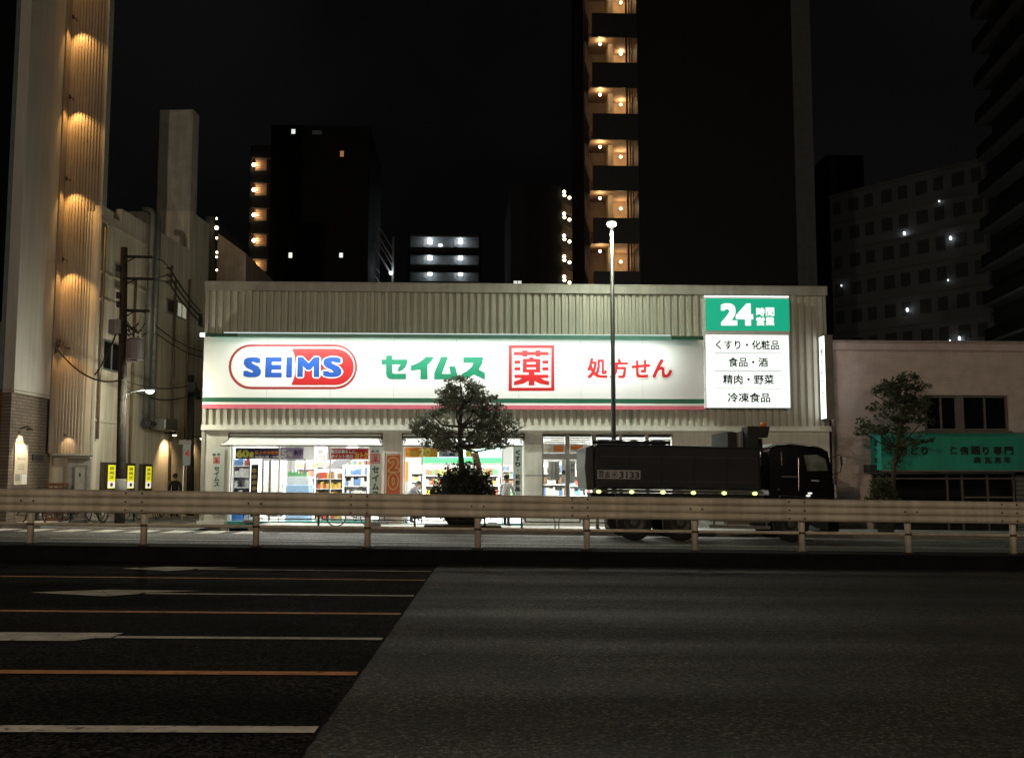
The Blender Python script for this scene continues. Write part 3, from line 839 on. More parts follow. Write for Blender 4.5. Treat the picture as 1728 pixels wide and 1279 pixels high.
# ---------------------------------------------------------------- blade sign at the corner
bsx = at(1393, 640, YF - 0.58).x
bl = thing("blade_sign", "tall narrow projecting sign with glowing white face and pink vertical lettering", "blade sign", (bsx, YF - 0.3, fz(708)))
m_blade = E("blade_face_glow", (0.97, 1.0, 0.97), 2.6, 0.5)
bz0, bz1 = at(1393, 707, YF - 0.58).z, at(1393, 565, YF - 0.58).z
bsx2 = at(1407, 640, YF - 0.58).x
MB().box(bsx + 0.005, bsx2, YF - 0.58, YF - 0.04, bz0, bz1).build("sign_case", M("olive_grey_case", (0.16, 0.15, 0.12), 0.5), bl)
MB().poly([(bsx, YF - 0.56, bz0 + 0.03), (bsx, YF - 0.56, bz1 - 0.03), (bsx, YF - 0.06, bz1 - 0.03), (bsx, YF - 0.06, bz0 + 0.03)]).build("lit_face", m_blade, bl)
MB().poly([(bsx2 + 0.004, YF - 0.56, bz0 + 0.03), (bsx2 + 0.004, YF - 0.06, bz0 + 0.03), (bsx2 + 0.004, YF - 0.06, bz1 - 0.03), (bsx2 + 0.004, YF - 0.56, bz1 - 0.03)]).build("lit_face", m_blade, bl)
mb = MB(); H = bz1 - bz0
for i, ch in enumerate("化粧品"):
    mb.text(ch, (bsx - 0.004, YF - 0.14, bz0 + H * (0.86 - 0.1 * i)), (0, -0.34, 0), (0, 0, H * 0.085), 0.03)
for i, ch in enumerate("処方せん"):
    mb.text(ch, (bsx - 0.004, YF - 0.14, bz0 + H * (0.52 - 0.13 * i)), (0, -0.34, 0), (0, 0, H * 0.09), 0.03)
mb.build("vertical_lettering", M("pink_vinyl", (0.55, 0.12, 0.2), 0.5), bl)
MB().tube([(bsx + 0.15, YF - 0.4, bz1), (bsx + 0.15, YF - 0.02, bz1 + 0.1)], 0.03, 8).tube([(bsx + 0.15, YF - 0.3, bz0 + 0.02), (bsx + 0.15, YF + 0.02, bz0 - 0.2)], 0.03, 8).build("bracket", m_frame, bl)

# ---------------------------------------------------------------- narrow vertical pillar signs
m_board = M("pale_grey_green_board", (0.62, 0.68, 0.62), 0.55, var=0.04)
def pillar_sign(px0, px1, pyt, pyb, Y, label, with_mark, text, t0, step, tw, m_txt, cxp=None):
    x0, x1, z0, z1 = rect(px0, pyt, px1, pyb, Y)
    t = thing("pillar_sign", label, "pillar sign", ((x0 + x1) / 2, Y, z0), "vertical signs on the shop's pillars")
    MB().box(x0, x1, Y, Y + 0.035, z0, z1).build("board", m_board, t)
    c = (px0 + px1) / 2 if cxp is None else cxp
    if with_mark:
        a, b, s = with_mark
        mb = MB(); kuri(mb, Y - 0.004, lambda u, v: (c + (u - 666) * s / 1100, b + (v - 652) * s / 1100)); mb.build("medicine_mark", m_sred, t)
        mb = MB()
        for i, ch in enumerate("ー般用"[1:]): mb.ptext(ch, c - 7 + 7 * i, b - s * 0.5 - 6, c - 1 + 7 * i, b - s * 0.5 - 2, Y - 0.004, 0.02)
        mb.build("small_lettering", m_ink, t)
    mb = MB()
    for i, ch in enumerate(text):
        y = t0 + step * i
        if ch == "・": mb.prect(c - 1.2, y + tw * 0.35, c + 1.2, y + tw * 0.6, Y - 0.004)
        else: mb.ptext(ch, c - tw / 2, y, c + tw / 2, y + min(tw, step * 0.88), Y - 0.004, 0.04)
    mb.build("vertical_lettering", m_txt, t)
    return t
pillar_sign(358, 378, 757, 868, YF - 0.045, "narrow board with red medicine mark and complete green vertical word on shop corner pier", (0, 776.5, 11), "セイムス", 786.5, 8.8, 9, m_sdgreen, 365.5)
pillar_sign(623, 644, 752, 868, YF - 0.16, "narrow board with bold green lettering cut off by the rail, beside orange twenty flag", (0, 773.5, 16), "セイムス", 786.5, 14.3, 11.5, m_sdgreen)
pillar_sign(866, 881.5, 752, 868, YF - 0.16, "narrow board with thin dark vertical lettering next to the panelled pier", None, "くすり・化粧品", 759, 10.2, 8.5, m_ink)
# ================================================================== things inside and before the shop
def cm(name, c, r=0.5): return M(name, c, r, var=0.06)
m_shelf = cm("white_shelf_metal", (0.7, 0.7, 0.7))
GOODS = [cm("packets_red", (0.5, 0.08, 0.06)), cm("packets_yellow", (0.6, 0.42, 0.08)), cm("packets_blue", (0.12, 0.25, 0.5)), cm("packets_white", (0.6, 0.6, 0.58)), cm("packets_green", (0.12, 0.35, 0.15)), cm("packets_brown", (0.25, 0.14, 0.08))]
goods = MB()
rg = random.Random(3)
def shelf_unit(px0, px1, pyt, pyb, Y, label, pal, levels=5, depth=0.5):
    x0, x1, z0, z1 = rect(px0, pyt, px1, pyb, Y)
    z0 = 0.0
    t = thing("display_shelf", label, "shelf", ((x0 + x1) / 2, Y, z0), "display shelves inside the shop")
    MB().box(x0, x1, Y + depth, Y + depth + 0.03, z0, z1).box(x0 - 0.03, x0 - 0.001, Y, Y + depth + 0.03, z0, z1).box(x1 + 0.001, x1 + 0.03, Y, Y + depth + 0.03, z0, z1).build("side_frame", m_shelf, t)
    h = (z1 - z0 - 0.12) / levels
    for k in range(levels):
        z = z0 + 0.1 + h * k
        MB().box(x0, x1, Y, Y + depth - 0.002, z, z + 0.035).build("shelf_board", m_shelf, t)
        x = x0 + 0.02
        while x < x1 - 0.06:
            w_ = rg.uniform(0.06, 0.16); hh = rg.uniform(0.45, 0.85) * (h - 0.04)
            goods.m = rg.choice(pal)
            if rg.random() < 0.93:
                goods.box(x, min(x + w_ - 0.008, x1), Y + 0.03, Y + depth - 0.05, z + 0.036, z + 0.036 + hh)
            x += w_
    return t
shelf_unit(394, 420, 768, 870, 35.6, "tall white shelf by the shop's corner pane with mixed packets", [3, 3, 0, 5, 2], 6)
shelf_unit(450, 478, 776, 860, 40.5, "distant white shelf behind dark-framed partition with pale boxes", [3, 3, 3], 7)
shelf_unit(500, 530, 776, 860, 41.5, "far shelf with brown and white boxes behind blue freezer", [3, 5, 3, 0], 6)
shelf_unit(533, 577, 791, 868, 36.2, "island shelf stacked with yellow and red snack packets", [1, 0, 1, 5], 5)
shelf_unit(579, 619, 784, 868, 36.6, "white island shelf with pale bottles beside snack shelf", [3, 3, 2, 3], 5)
shelf_unit(694, 712, 784, 868, 38.5, "slim shelf with white packets behind bending customer", [3, 3, 1], 6)
shelf_unit(716, 846, 786, 868, 39.5, "long shelf under green canopy behind roadside shrub", [0, 1, 4, 3, 5], 5)
shelf_unit(917, 958, 780, 866, 36.4, "shelf behind shop's side window with posters above", [3, 2, 3, 5], 5)
shelf_unit(962, 1010, 786, 866, 38.4, "shelf behind shop window close to black truck's tail", [3, 3, 0, 2], 5)
shelf_unit(391, 448, 774, 868, 43.8, "long back-wall shelf with tea-coloured packets at the shop's corner", [5, 1, 3, 0, 2], 7)
shelf_unit(530, 624, 775, 868, 43.9, "long back-wall shelf of mixed packets behind the snack aisle", [0, 1, 2, 3, 4, 5], 7)
shelf_unit(706, 880, 784, 868, 44.0, "longest back-wall shelf behind the green-banded counter canopy", [0, 1, 2, 3, 4, 5], 7)
shelf_unit(918, 1000, 782, 868, 43.7, "back-wall shelf glimpsed through the shop's side windows", [2, 3, 5, 0], 7)
goods.m = 0
tag(goods.build("shelf_goods", GOODS), "small mixed packets and bottles filling the shop's shelves", "goods", kind="stuff")

def banner(px0, py0, px1, py1, Y, name, label, cat, mat, texts=(), group=None):
    x0, x1, z0, z1 = rect(px0, py0, px1, py1, Y)
    t = thing(name, label, cat, ((x0 + x1) / 2, Y, z0), group)
    n = 10; vs = []
    for j in (0, 1):
        for i in range(n + 1):
            vs.append((x0 + (x1 - x0) * i / n, Y + 0.012 + 0.008 * sin(i * 1.9), z0 + (z1 - z0) * j))
    MB().add(vs, [(i, i + 1, n + 2 + i, n + 1 + i) for i in range(n)]).build("sheet", mat, t)
    MB().tube([(x0 - 0.03, Y + 0.01, z1 + 0.012), (x1 + 0.03, Y + 0.01, z1 + 0.012)], 0.011, 6).build("hanging_rod", m_shelf, t)
    groups = {}
    for k, (s_, a, b, c, d, m, off) in enumerate(texts):
        mb = groups.setdefault(m.name, (MB(), m))[0]
        mb.ptext(s_, a, b, c, d, Y - 0.008, off)
    for mb, m in groups.values(): mb.build("lettering", m, t)
    return t
# price cards hung on threads over the aisles
gc = random.Random(6)
pal_ = [cm("card_yellow", (0.6, 0.5, 0.12)), cm("card_pink", (0.55, 0.3, 0.3)), cm("card_white", (0.55, 0.55, 0.52)), cm("card_ochre", (0.45, 0.32, 0.12))]
CN = ("yellow", "pink", "white", "ochre")
for i in range(9):
    pxc = 503 + i * 8.6; Yc = 38.8 + 0.35 * (i % 3)
    h_ = gc.uniform(7, 12)
    t = banner(pxc, 779 + (i % 2) * 2, pxc + 6.6, 779 + (i % 2) * 2 + h_, Yc, "price_card", "%s price card hung inside the shop, %s in the row over the snack aisle" % (CN[i % 4], ("first", "second", "third", "fourth", "fifth", "sixth", "seventh", "eighth", "ninth")[i]), "price card", pal_[i % 4],
               [(("特価", "2F", "98", "新着")[i % 4], pxc + 0.8, 781 + (i % 2) * 2, pxc + 5.8, 785 + (i % 2) * 2, m_grey, 0.02)], "price cards hung inside the shop")
# freezer island
x0, x1, z0, z1 = rect(482, 522, 800, 830, 35.9)
x0, x1, z0, z1 = rect(482, 800, 522, 830, 35.9)
fz_ = thing("freezer_island", "pale blue chest freezer with packets heaped on top inside shop", "freezer", ((x0 + x1) / 2, 35.9, 0))
MB().box(x0, x1, 35.9, 36.8, 0, at(500, 818, 35.9).z).build("cabinet", cm("freezer_blue", (0.35, 0.55, 0.8)), fz_, bevel=0.03)
MB().box(x0 + 0.03, x1 - 0.03, 35.93, 36.77, at(500, 818, 35.9).z + 0.002, at(500, 804, 35.9).z).build("glass_lid", cm("freezer_rim", (0.6, 0.68, 0.72)), fz_)
mb = MB()
for i in range(9):
    a = x0 + 0.05 + (x1 - x0 - 0.15) * i / 9
    mb.box(a, a + 0.075, 35.95, 36.2, at(500, 811, 35.9).z * 0 + at(500, 804, 35.9).z + 0.002, at(500, 804, 35.9).z + rg.uniform(0.08, 0.2))
mb.build("packet_heap", GOODS[4], fz_)
# dark framed partition
x0, x1, z0, z1 = rect(441, 777, 515, 868, 37.2)
pt = thing("partition_screen", "dark-framed white partition screen inside the shop", "partition", ((x0 + x1) / 2, 37.2, 0))
mb = MB().box(x0, x0 + 0.06, 37.2, 37.25, 0, z1).box(x0 + 0.26, x0 + 0.33, 37.2, 37.25, 0, z1).box(x0, x1, 37.2, 37.25, z1 + 0.001, z1 + 0.06).box(x1 - 0.05, x1, 37.2, 37.25, 0, z1)
mb.build("frame", m_dark, pt)
MB().box(x0 + 0.062, x0 + 0.258, 37.22, 37.23, 0.4, z1 - 0.02).box(x0 + 0.335, x0 + 0.75, 37.22, 37.23, 0.4, z1 - 0.02).build("white_panel", cm("screen_paper", (0.42, 0.41, 0.38)), pt)
# staircase with dark soffit
st = thing("staircase", "dark sloping underside of stairs inside the shop", "staircase", (at(560, 790, 38).x, 38, 0))
a, b, c, d = at(545, 793, 38), at(563, 793, 38), at(598, 768, 38), at(578, 768, 38)
MB().prism([(a.x, a.z), (b.x, b.z), (c.x, c.z), (d.x, d.z)], 38, 39.2).build("soffit", cm("stair_soffit", (0.10, 0.10, 0.11)), st)
MB().prism([(d.x - 0.05, d.z + 0.003), (c.x, c.z + 0.003), (c.x, c.z + 0.6), (d.x + 0.4, c.z + 0.6)], 38, 39.2).build("stair_flight", m_white, st)

c_yel = cm("banner_yellow", (0.75, 0.68, 0.10)); c_wht = m_white; c_org = cm("banner_orange", (0.85, 0.24, 0.03)); c_red = cm("banner_red", (0.6, 0.03, 0.03))
c_nav = cm("banner_navy", (0.02, 0.02, 0.10)); c_lil = cm("banner_lilac", (0.45, 0.30, 0.55)); c_grn = cm("banner_green", (0.03, 0.32, 0.10)); c_cyn = cm("canopy_cyan", (0.35, 0.70, 0.65)); c_gold = cm("banner_gold", (0.80, 0.50, 0.05))
BN = YF - 0.05 + 0.35
banner(397, 756.5, 472, 774, BN, "hanging_banner", "black banner with yellow sixty and orange characters across top pane", "banner", c_nav,
       [("60", 399, 759, 420, 772, c_yel, 0.05), ("歳", 420.5, 762, 428, 772, c_yel, 0.03), ("以上のお客様", 430, 760, 471, 766.5, c_org, 0.05), ("毎週火曜・木曜", 430, 768.5, 471, 773, c_wht, 0.03)], "banners hung along the shop front")
banner(473, 755.5, 512, 774, BN - 0.01, "hanging_banner", "lilac banner with large white five joined to black banner", "banner", c_lil,
       [("5", 474.5, 758, 484, 772.5, c_wht, 0.05), ("％", 485, 762, 494, 772, c_wht, 0.03), ("割引", 496, 759, 511, 768, c_nav, 0.03)], "banners hung along the shop front")
banner(530, 752, 552, 775, YF + 1.2, "hanging_poster", "white hanging poster with single dark letter between banners", "poster", m_white,
       [("B", 538, 757, 545, 765, m_grey, 0.01), ("STAFF", 533, 768, 550, 771, m_grey, 0.0)])
banner(555, 757, 622, 774.5, BN, "hanging_banner", "red banner with white and golden characters by the second pillar board", "banner", c_red,
       [("毎日の暮らしに", 558, 758.5, 600, 765, c_wht, 0.04), ("ポイント還元", 558, 767, 596, 773, c_wht, 0.04), ("おトク", 599, 763, 621, 773.5, c_gold, 0.06)], "banners hung along the shop front")
banner(684, 754.5, 739, 771.5, BN, "hanging_banner", "orange banner with yellow twenty percent lettering near street tree", "banner", c_org,
       [("定期", 687, 760, 705, 770, c_gold, 0.04), ("20", 706, 756, 728, 770, c_yel, 0.06), ("%OFF", 729, 759, 738.5, 769, c_gold, 0.04)], "banners hung along the shop front")
banner(740, 756, 775, 771, BN, "hanging_banner", "pale banner with pink characters half hidden by the tree crown", "banner", m_white,
       [("処方せん受付", 742, 758, 773, 763.5, c_lil, 0.03), ("お薬", 746, 764.5, 768, 770, c_nav, 0.03)], "banners hung along the shop front")
banner(786, 753, 797, 771, BN - 0.02, "hanging_poster", "bright yellow poster just behind the tree trunk", "poster", c_yel)
# green and cyan shop-in-shop canopy
x0, x1, z0, z1 = rect(712, 772, 847, 781, 38.0)
cn = thing("inner_canopy", "cyan counter canopy with green lower band inside the shop", "canopy", ((x0 + x1) / 2, 38, z0))
MB().box(x0, x1, 38, 38.3, z0, z1).build("green_band", c_grn, cn)
MB().box(x0, x1, 38.01, 38.3, z1 + 0.002, at(780, 756, 38).z).build("cyan_band", c_cyn, cn)
MB().tube([(x0 + 0.1, 38.2, 0), (x0 + 0.1, 38.2, z0)], 0.03, 8).tube([(x1 - 0.1, 38.2, 0), (x1 - 0.1, 38.2, z0)], 0.03, 8).build("canopy_post", m_shelf, cn)
# posters and orange panel in the window band and at the entrance
mb = banner(917, 751, 954, 764, YF + 0.3, "window_poster", "white and orange notice behind the first transom pane", "notice", m_white, [("OPEN", 919, 757, 930, 760, c_org, 0.0)], "notices behind the transom panes")
MB().prect(934, 751.5, 951, 762, YF + 0.285).build("orange_patch", c_org, mb)
mb = banner(962, 751, 990, 764, YF + 0.3, "window_poster", "mostly orange notice behind the second transom pane", "notice", m_white, [], "notices behind the transom panes")
MB().prect(963, 751.5, 984, 758.5, YF + 0.285).build("orange_patch", c_org, mb)
banner(925, 779, 944, 810, YF + 0.4, "window_poster", "grey framed poster with ochre picture in the lower window", "poster", cm("poster_grey", (0.36, 0.36, 0.34)))
MB().prect(926, 781, 934, 797, YF + 0.385)
banner(948, 776, 957, 815, YF + 0.4, "window_poster", "narrow pale poster with dark round emblem in the lower window", "poster", m_white, [("●", 948.5, 793, 955, 801, m_dark, 0.0)])
banner(961, 777, 971, 815, YF + 0.4, "window_poster", "pale poster with small marks next to the black truck", "poster", m_board, [("薬", 963, 781, 969, 787, m_dark, 0.0), ("局", 963, 791, 969, 797, m_dark, 0.0)])
# orange standing panel behind pillar
x0, x1, z0, z1 = rect(680.5, 779, 689, 812, YF + 1.0)
op = thing("standing_panel", "orange standing panel just inside the second opening", "panel", ((x0 + x1) / 2, YF + 1.0, 0))
MB().box(x0, x1, YF + 1.0, YF + 1.04, z0, z1).build("panel", cm("panel_orange", (0.85, 0.35, 0.10)), op)
MB().box(x0, x1, YF + 1.05, YF + 1.09, 0, z0 - 0.01).box(x0 - 0.1, x1 + 0.1, YF + 0.9, YF + 1.2, -0.02, 0.03).build("foot", m_shelf, op)
# nobori flags
def nobori(px0, px1, pyt, pyb, Y, label, mat, glyphs, lean=0.0, edge=None):
    x0, x1, z0, z1 = rect(px0, pyt, px1, pyb, Y)
    zg = -0.014 * x0
    t = thing("banner_flag", label, "flag", (x0 - 0.05, Y, zg), "standing advertising flags")
    H = z1 - zg
    px = x0 - 0.05
    MB().tube([(px, Y, zg), (px + lean * H, Y, z1 + 0.1)], 0.014, 6).tube([(px + lean * H, Y, z1 + 0.03), (px + lean * H + (x1 - x0) + 0.05, Y, z1 + 0.05)], 0.01, 6).build("pole", m_dark, t)
    MB().box(px - 0.16, px + 0.16, Y - 0.16, Y + 0.16, zg, zg + 0.1).build("base", m_grey, t, bevel=0.02)
    n, k = 12, 5; vs = []
    for j in range(n + 1):
        v = j / n
        for i in range(k + 1):
            u = i / k
            vs.append((x0 + (x1 - x0) * u * (1 - 0.18 * (1 - v) * abs(lean) * 5) + lean * (z0 + (z1 - z0) * v - zg), Y - 0.01 + 0.05 * sin(u * 3 + v * 5) * u, z0 + (z1 - z0) * v + 0.02 * u))
    MB().add(vs, [(j * (k + 1) + i, j * (k + 1) + i + 1, (j + 1) * (k + 1) + i + 1, (j + 1) * (k + 1) + i) for j in range(n) for i in range(k)]).build("cloth", mat, t, smooth=True)
    for (ch, cx, cy, w_, h_, m, off, dy) in glyphs:
        mb = MB()
        a = at(cx - w_ / 2, cy + h_ / 2, Y - 0.08 - dy); b = at(cx + w_ / 2, cy - h_ / 2, Y - 0.08 - dy)
        mb.text(ch, (a.x, Y - 0.08 - dy, a.z), (b.x - a.x, 0, 0), (0, 0, b.z - a.z), off, 0.02)
        mb.build("lettering", m, t)
    return t
c_rust = cm("flag_rust", (0.62, 0.13, 0.03)); c_pale = cm("flag_pale_yellow", (0.75, 0.6, 0.25))
nobori(652, 675, 768, 868, YF - 0.32, "orange-red flag with outlined two and zero beside the second pillar", c_rust,
       [("2", 664.5, 784, 16, 22, c_pale, 0.09, 0), ("2", 664.5, 784, 16, 22, c_rust, 0.03, 0.006), ("0", 663.5, 812, 15, 25, c_pale, 0.09, 0), ("0", 663.5, 812, 15, 25, c_rust, 0.03, 0.006)])
nobori(423, 435, 784, 872, YF - 0.3, "narrow black flag with gold round emblems before the shop's first pane", cm("flag_black", (0.015, 0.013, 0.012)),
       [("●", 429, 794 + 10 * i, 9, 8, cm("flag_gold%s" % "abcdefg"[i], (0.35, 0.27, 0.10)), 0.0, 0) for i in range(7)])
nobori(834, 846, 764, 800, YF - 0.2, "tilted brown flag leaning beside the shrub near the entrance", cm("flag_brown", (0.25, 0.12, 0.08)), [], lean=-0.32)
# blue ice box and carton at the entrance
x0, x1, z0, z1 = rect(390, 858, 409, 874, YF + 0.55)
bb = thing("blue_bin", "bright blue storage bin just inside the corner opening", "bin", ((x0 + x1) / 2, YF + 0.55, 0.1))
MB().box(x0, x1, YF + 0.5, YF + 0.9, 0.12, z1 + 0.25).build("body", cm("bin_blue", (0.02, 0.22, 0.75)), bb, bevel=0.02)
MB().box(x0 - 0.02, x1 + 0.02, YF + 0.48, YF + 0.92, z1 + 0.252, z1 + 0.30).build("lid", cm("bin_lid_blue", (0.03, 0.28, 0.8)), bb, bevel=0.01)
x0, x1, z0, z1 = rect(412, 862, 438, 874, YF + 0.7)
bt = thing("stock_crate", "white crate of sundries next to the blue bin", "crate", ((x0 + x1) / 2, YF + 0.7, 0.1))
MB().box(x0, x1, YF + 0.7, YF + 1.1, 0.1, z1 + 0.1).build("box", m_white, bt)
MB().box(x0 + 0.1, x0 + 0.25, YF + 0.69, YF + 0.699, z1 - 0.12, z1).build("red_label", c_red, bt)

# ---------------------------------------------------------------- dark pedestrian railing along the kerb
FY = 31.62
pf = thing("pedestrian_railing", "low dark pipe railing in panels along the pavement kerb", "railing", (at(440, 880, FY).x, FY, 0))
FP = [428, 537.5, 700, 818, 880.5, 985, 1120]
for i, p in enumerate(FP):
    x = at(p, 880, FY).x; z = -0.014 * x
    MB().tube([(x, FY, z), (x, FY, z + 0.86)], 0.032, 10).build("post", m_black, pf, smooth=True)
for i in range(len(FP) - 1):
    if FP[i] in (818,): continue
    a, b = at(FP[i], 880, FY).x + 0.11, at(FP[i + 1], 880, FY).x - 0.11
    za = lambda x: -0.014 * x
    loop = [(a, FY, za(a) + 0.25), (b, FY, za(b) + 0.25), (b, FY, za(b) + 0.80), (a, FY, za(a) + 0.80), (a, FY, za(a) + 0.25)]
    mb = MB()
    for q in range(4): mb.tube([loop[q], loop[q + 1]], 0.02, 8)
    mb.tube([(a - 0.1, FY, za(a) + 0.34), (a, FY, za(a) + 0.34)], 0.014, 6).tube([(b, FY, za(b) + 0.34), (b + 0.1, FY, za(b) + 0.34)], 0.014, 6)
    mb.tube([(a - 0.1, FY, za(a) + 0.7), (a, FY, za(a) + 0.7)], 0.014, 6).tube([(b, FY, za(b) + 0.7), (b + 0.1, FY, za(b) + 0.7)], 0.014, 6)
    mb.build("rail_panel", m_black, pf)
# curved hoop stand
hx = at(940, 870, FY + 0.3).x; hz = -0.014 * hx
hp = thing("bicycle_stand", "grey double-hooped bicycle stand on the pavement near the truck's tail", "bicycle stand", (hx, FY + 0.35, hz))
for sgn in (-1, 1):
    pts = [(hx + sgn * 0.06, FY + 0.35, hz)] + [(hx + sgn * (0.06 + 0.28 * (1 - cos(t * pi / 16))), FY + 0.35, hz + 0.2 + 0.28 * sin(t * pi / 16)) for t in range(9)] + [(hx + sgn * 1.0, FY + 0.35, hz + 0.48)]
    MB().tube(pts, 0.02, 8).build("hoop", m_frame, hp, smooth=True)
# pavement planter kerb, stone block
x = at(632, 884, 31.75).x
sb = MB().sphere((x, 31.75, -0.014 * x + 0.09), 0.19, 10, 6, (1.1, 0.8, 0.7)).build("stone_block", m_kerb, smooth=True)
tag(sb, "small rounded pale concrete block beside parked bicycle at the kerb", "stone block")
x0, x1 = at(716, 884, 31.9).x, at(846, 884, 31.9).x
pl = struct(MB().box(x0, x1, 31.75, 32.9, -0.2, 0.10, 0.014), "planting_bed", M("dark_soil", (0.05, 0.035, 0.025), 0.95, var=0.4, scale=9, bump=0.5))

# ---------------------------------------------------------------- trees and shrubs
def leaves(mb, rnd, c, r, n, size, squash=(1, 1, 1), droop=0.3):
    for _ in range(n):
        while True:
            p = Vector((rnd.uniform(-1, 1), rnd.uniform(-1, 1), rnd.uniform(-1, 1)))
            if 0.15 < p.length < 1: break
        q = Vector((c[0] + p.x * r * squash[0], c[1] + p.y * r * squash[1], c[2] + p.z * r * squash[2]))
        d = Vector((rnd.gauss(0, 1), rnd.gauss(0, 1), rnd.gauss(-droop, 0.6))).normalized()
        s_ = d.orthogonal().normalized()
        s_.rotate(Matrix.Rotation(rnd.uniform(0, 6.28), 3, d))
        L = size * rnd.uniform(0.7, 1.4); w_ = L * rnd.uniform(0.28, 0.42)
        nrm = d.cross(s_)
        mb.add([q - d * L * 0.5, q + s_ * w_ + nrm * 0.01, q + d * L * 0.5, q - s_ * w_ + nrm * 0.01], [(0, 1, 2, 3)])
def tree(label, trunk_pts, trunk_r, clumps, Y, ml, seed, n_per, size, limbs_from):
    rnd = random.Random(seed)
    base = at(*trunk_pts[0], Y); base = (base.x, Y, -0.014 * base.x)
    t = thing("street_tree", label, "tree", base, "street trees")
    pts = [at(a, b, Y) for a, b in trunk_pts]; pts[0] = Vector(base)
    tr_ = MB().tube(pts, [trunk_r * (1 - 0.75 * i / (len(pts) - 1)) for i in range(len(pts))], 10)
    lv = MB()
    for (cx, cy, rx, ry, dy, dens) in clumps:
        c = at(cx, cy, Y + dy)
        s_ = (Y + dy) / F
        frm = min(pts[limbs_from:], key=lambda p: abs(p.z - (c.z - 0.5)))
        mid = frm.lerp(c, 0.5) + Vector((rnd.uniform(-.1, .1), rnd.uniform(-.1, .1), -0.12))
        tr_.tube([frm, mid, c, c + (c - mid) * 0.4], [trunk_r * 0.34, trunk_r * 0.24, trunk_r * 0.14, trunk_r * 0.05], 6)
        # many small sprays on each limb give a broken outline with gaps
        ns = max(3, int(n_per * dens * rx * ry / 9000))
        for k in range(ns):
            a_, u_ = rnd.uniform(0, 2 * pi), rnd.random() ** 0.5
            p = Vector((u_ * cos(a_) * 1.12, rnd.gauss(0, 0.55), u_ * sin(a_) * 1.1))
            q = c + Vector((p.x * rx * s_, p.y * rx * s_, p.z * ry * s_))
            if k % 3 == 0: tr_.tube([c + (q - c) * 0.1, q], [trunk_r * 0.07, trunk_r * 0.03], 4, cap=False)
            leaves(lv, rnd, q, rnd.uniform(0.10, 0.24), rnd.randint(16, 46), size, (1.2, 1.1, 0.7))
    tr_.build("trunk", m_trunk, t, smooth=True)
    lv.build("crown", ml, t)
    return t
tree("dark evergreen street tree rising from a shrub before the pharmacy",
     [(781, 884), (781, 840), (779, 790), (777, 755), (776, 720), (778, 685), (778, 655)], 0.135,
     [(778, 652, 26, 15, 0, 1.1), (758, 650, 12, 9, .2, .5), (800, 654, 13, 11, -.2, .6), (750, 672, 16, 14, .1, .7), (770, 682, 26, 18, -.3, 1.2), (808, 678, 28, 18, .2, 1.1), (830, 690, 14, 16, 0, .6),
      (730, 702, 18, 12, .2, .7), (716, 720, 19, 13, -.2, .9), (742, 722, 20, 12, .3, .8), (700, 722, 7, 8, 0, .25), (752, 742, 22, 13, -.3, 1.1), (728, 740, 16, 12, .2, .9), (765, 750, 18, 11, 0, .9),
      (812, 712, 28, 18, 0, 1.2), (842, 712, 18, 16, .3, .8), (855, 724, 14, 13, 0, .8), (820, 740, 24, 13, .2, 1.0), (846, 744, 15, 11, -.2, .8), (796, 738, 16, 10, -.3, .8), (870, 726, 4, 7, 0, .12), (832, 757, 14, 8, 0, .6), (752, 757, 16, 8, 0, .7)],
     32.3, m_leaf, 5, 640, 0.085, 3)
# side limb of that tree is its own branch tube inside the trunk mesh; the shrub below
def shrub(label, name, cx, cyt, cyb, hw, Y, ml, seed, n, size, sprays):
    rnd = random.Random(seed)
    b = at(cx, cyb, Y)
    t = thing(name, label, "shrub", (b.x, Y, -0.014 * b.x))
    s_ = Y / F
    W_, H_ = hw * s_, at(cx, cyt, Y).z + 0.014 * b.x
    zb_ = -0.014 * b.x
    st_, lv = MB(), MB()
    for k in range(sprays):
        a = rnd.uniform(0, 2 * pi); rr = rnd.random() ** 0.42
        e = Vector((b.x + W_ * rr * cos(a), Y + W_ * 0.55 * rr * sin(a), zb_ + H_ * (0.34 + 0.66 * (1 - rr ** 3.0)) * rnd.uniform(0.75, 1.04)))
        s0 = Vector((b.x + W_ * 0.30 * rr * cos(a), Y + W_ * 0.2 * rr * sin(a), zb_))
        m1 = s0.lerp(e, 0.55) + Vector((0, 0, 0.12 * H_))
        st_.tube([s0, m1, e], [0.012, 0.008, 0.003], 4, cap=False)
        for q in range(n):
            u = rnd.uniform(0.25, 1.02)
            p = (s0.lerp(m1, u / 0.55) if u < 0.55 else m1.lerp(e, (u - 0.55) / 0.45))
            leaves(lv, rnd, p, 0.11, 2, size, droop=-0.2)
    st_.build("stems", m_trunk, t)
    lv.build("foliage", ml, t)
    return t
shrub("wide dark twiggy shrub round the foot of the central street tree", "roadside_shrub", 781, 778, 884, 66, 32.3, m_bush, 11, 13, 0.085, 640)
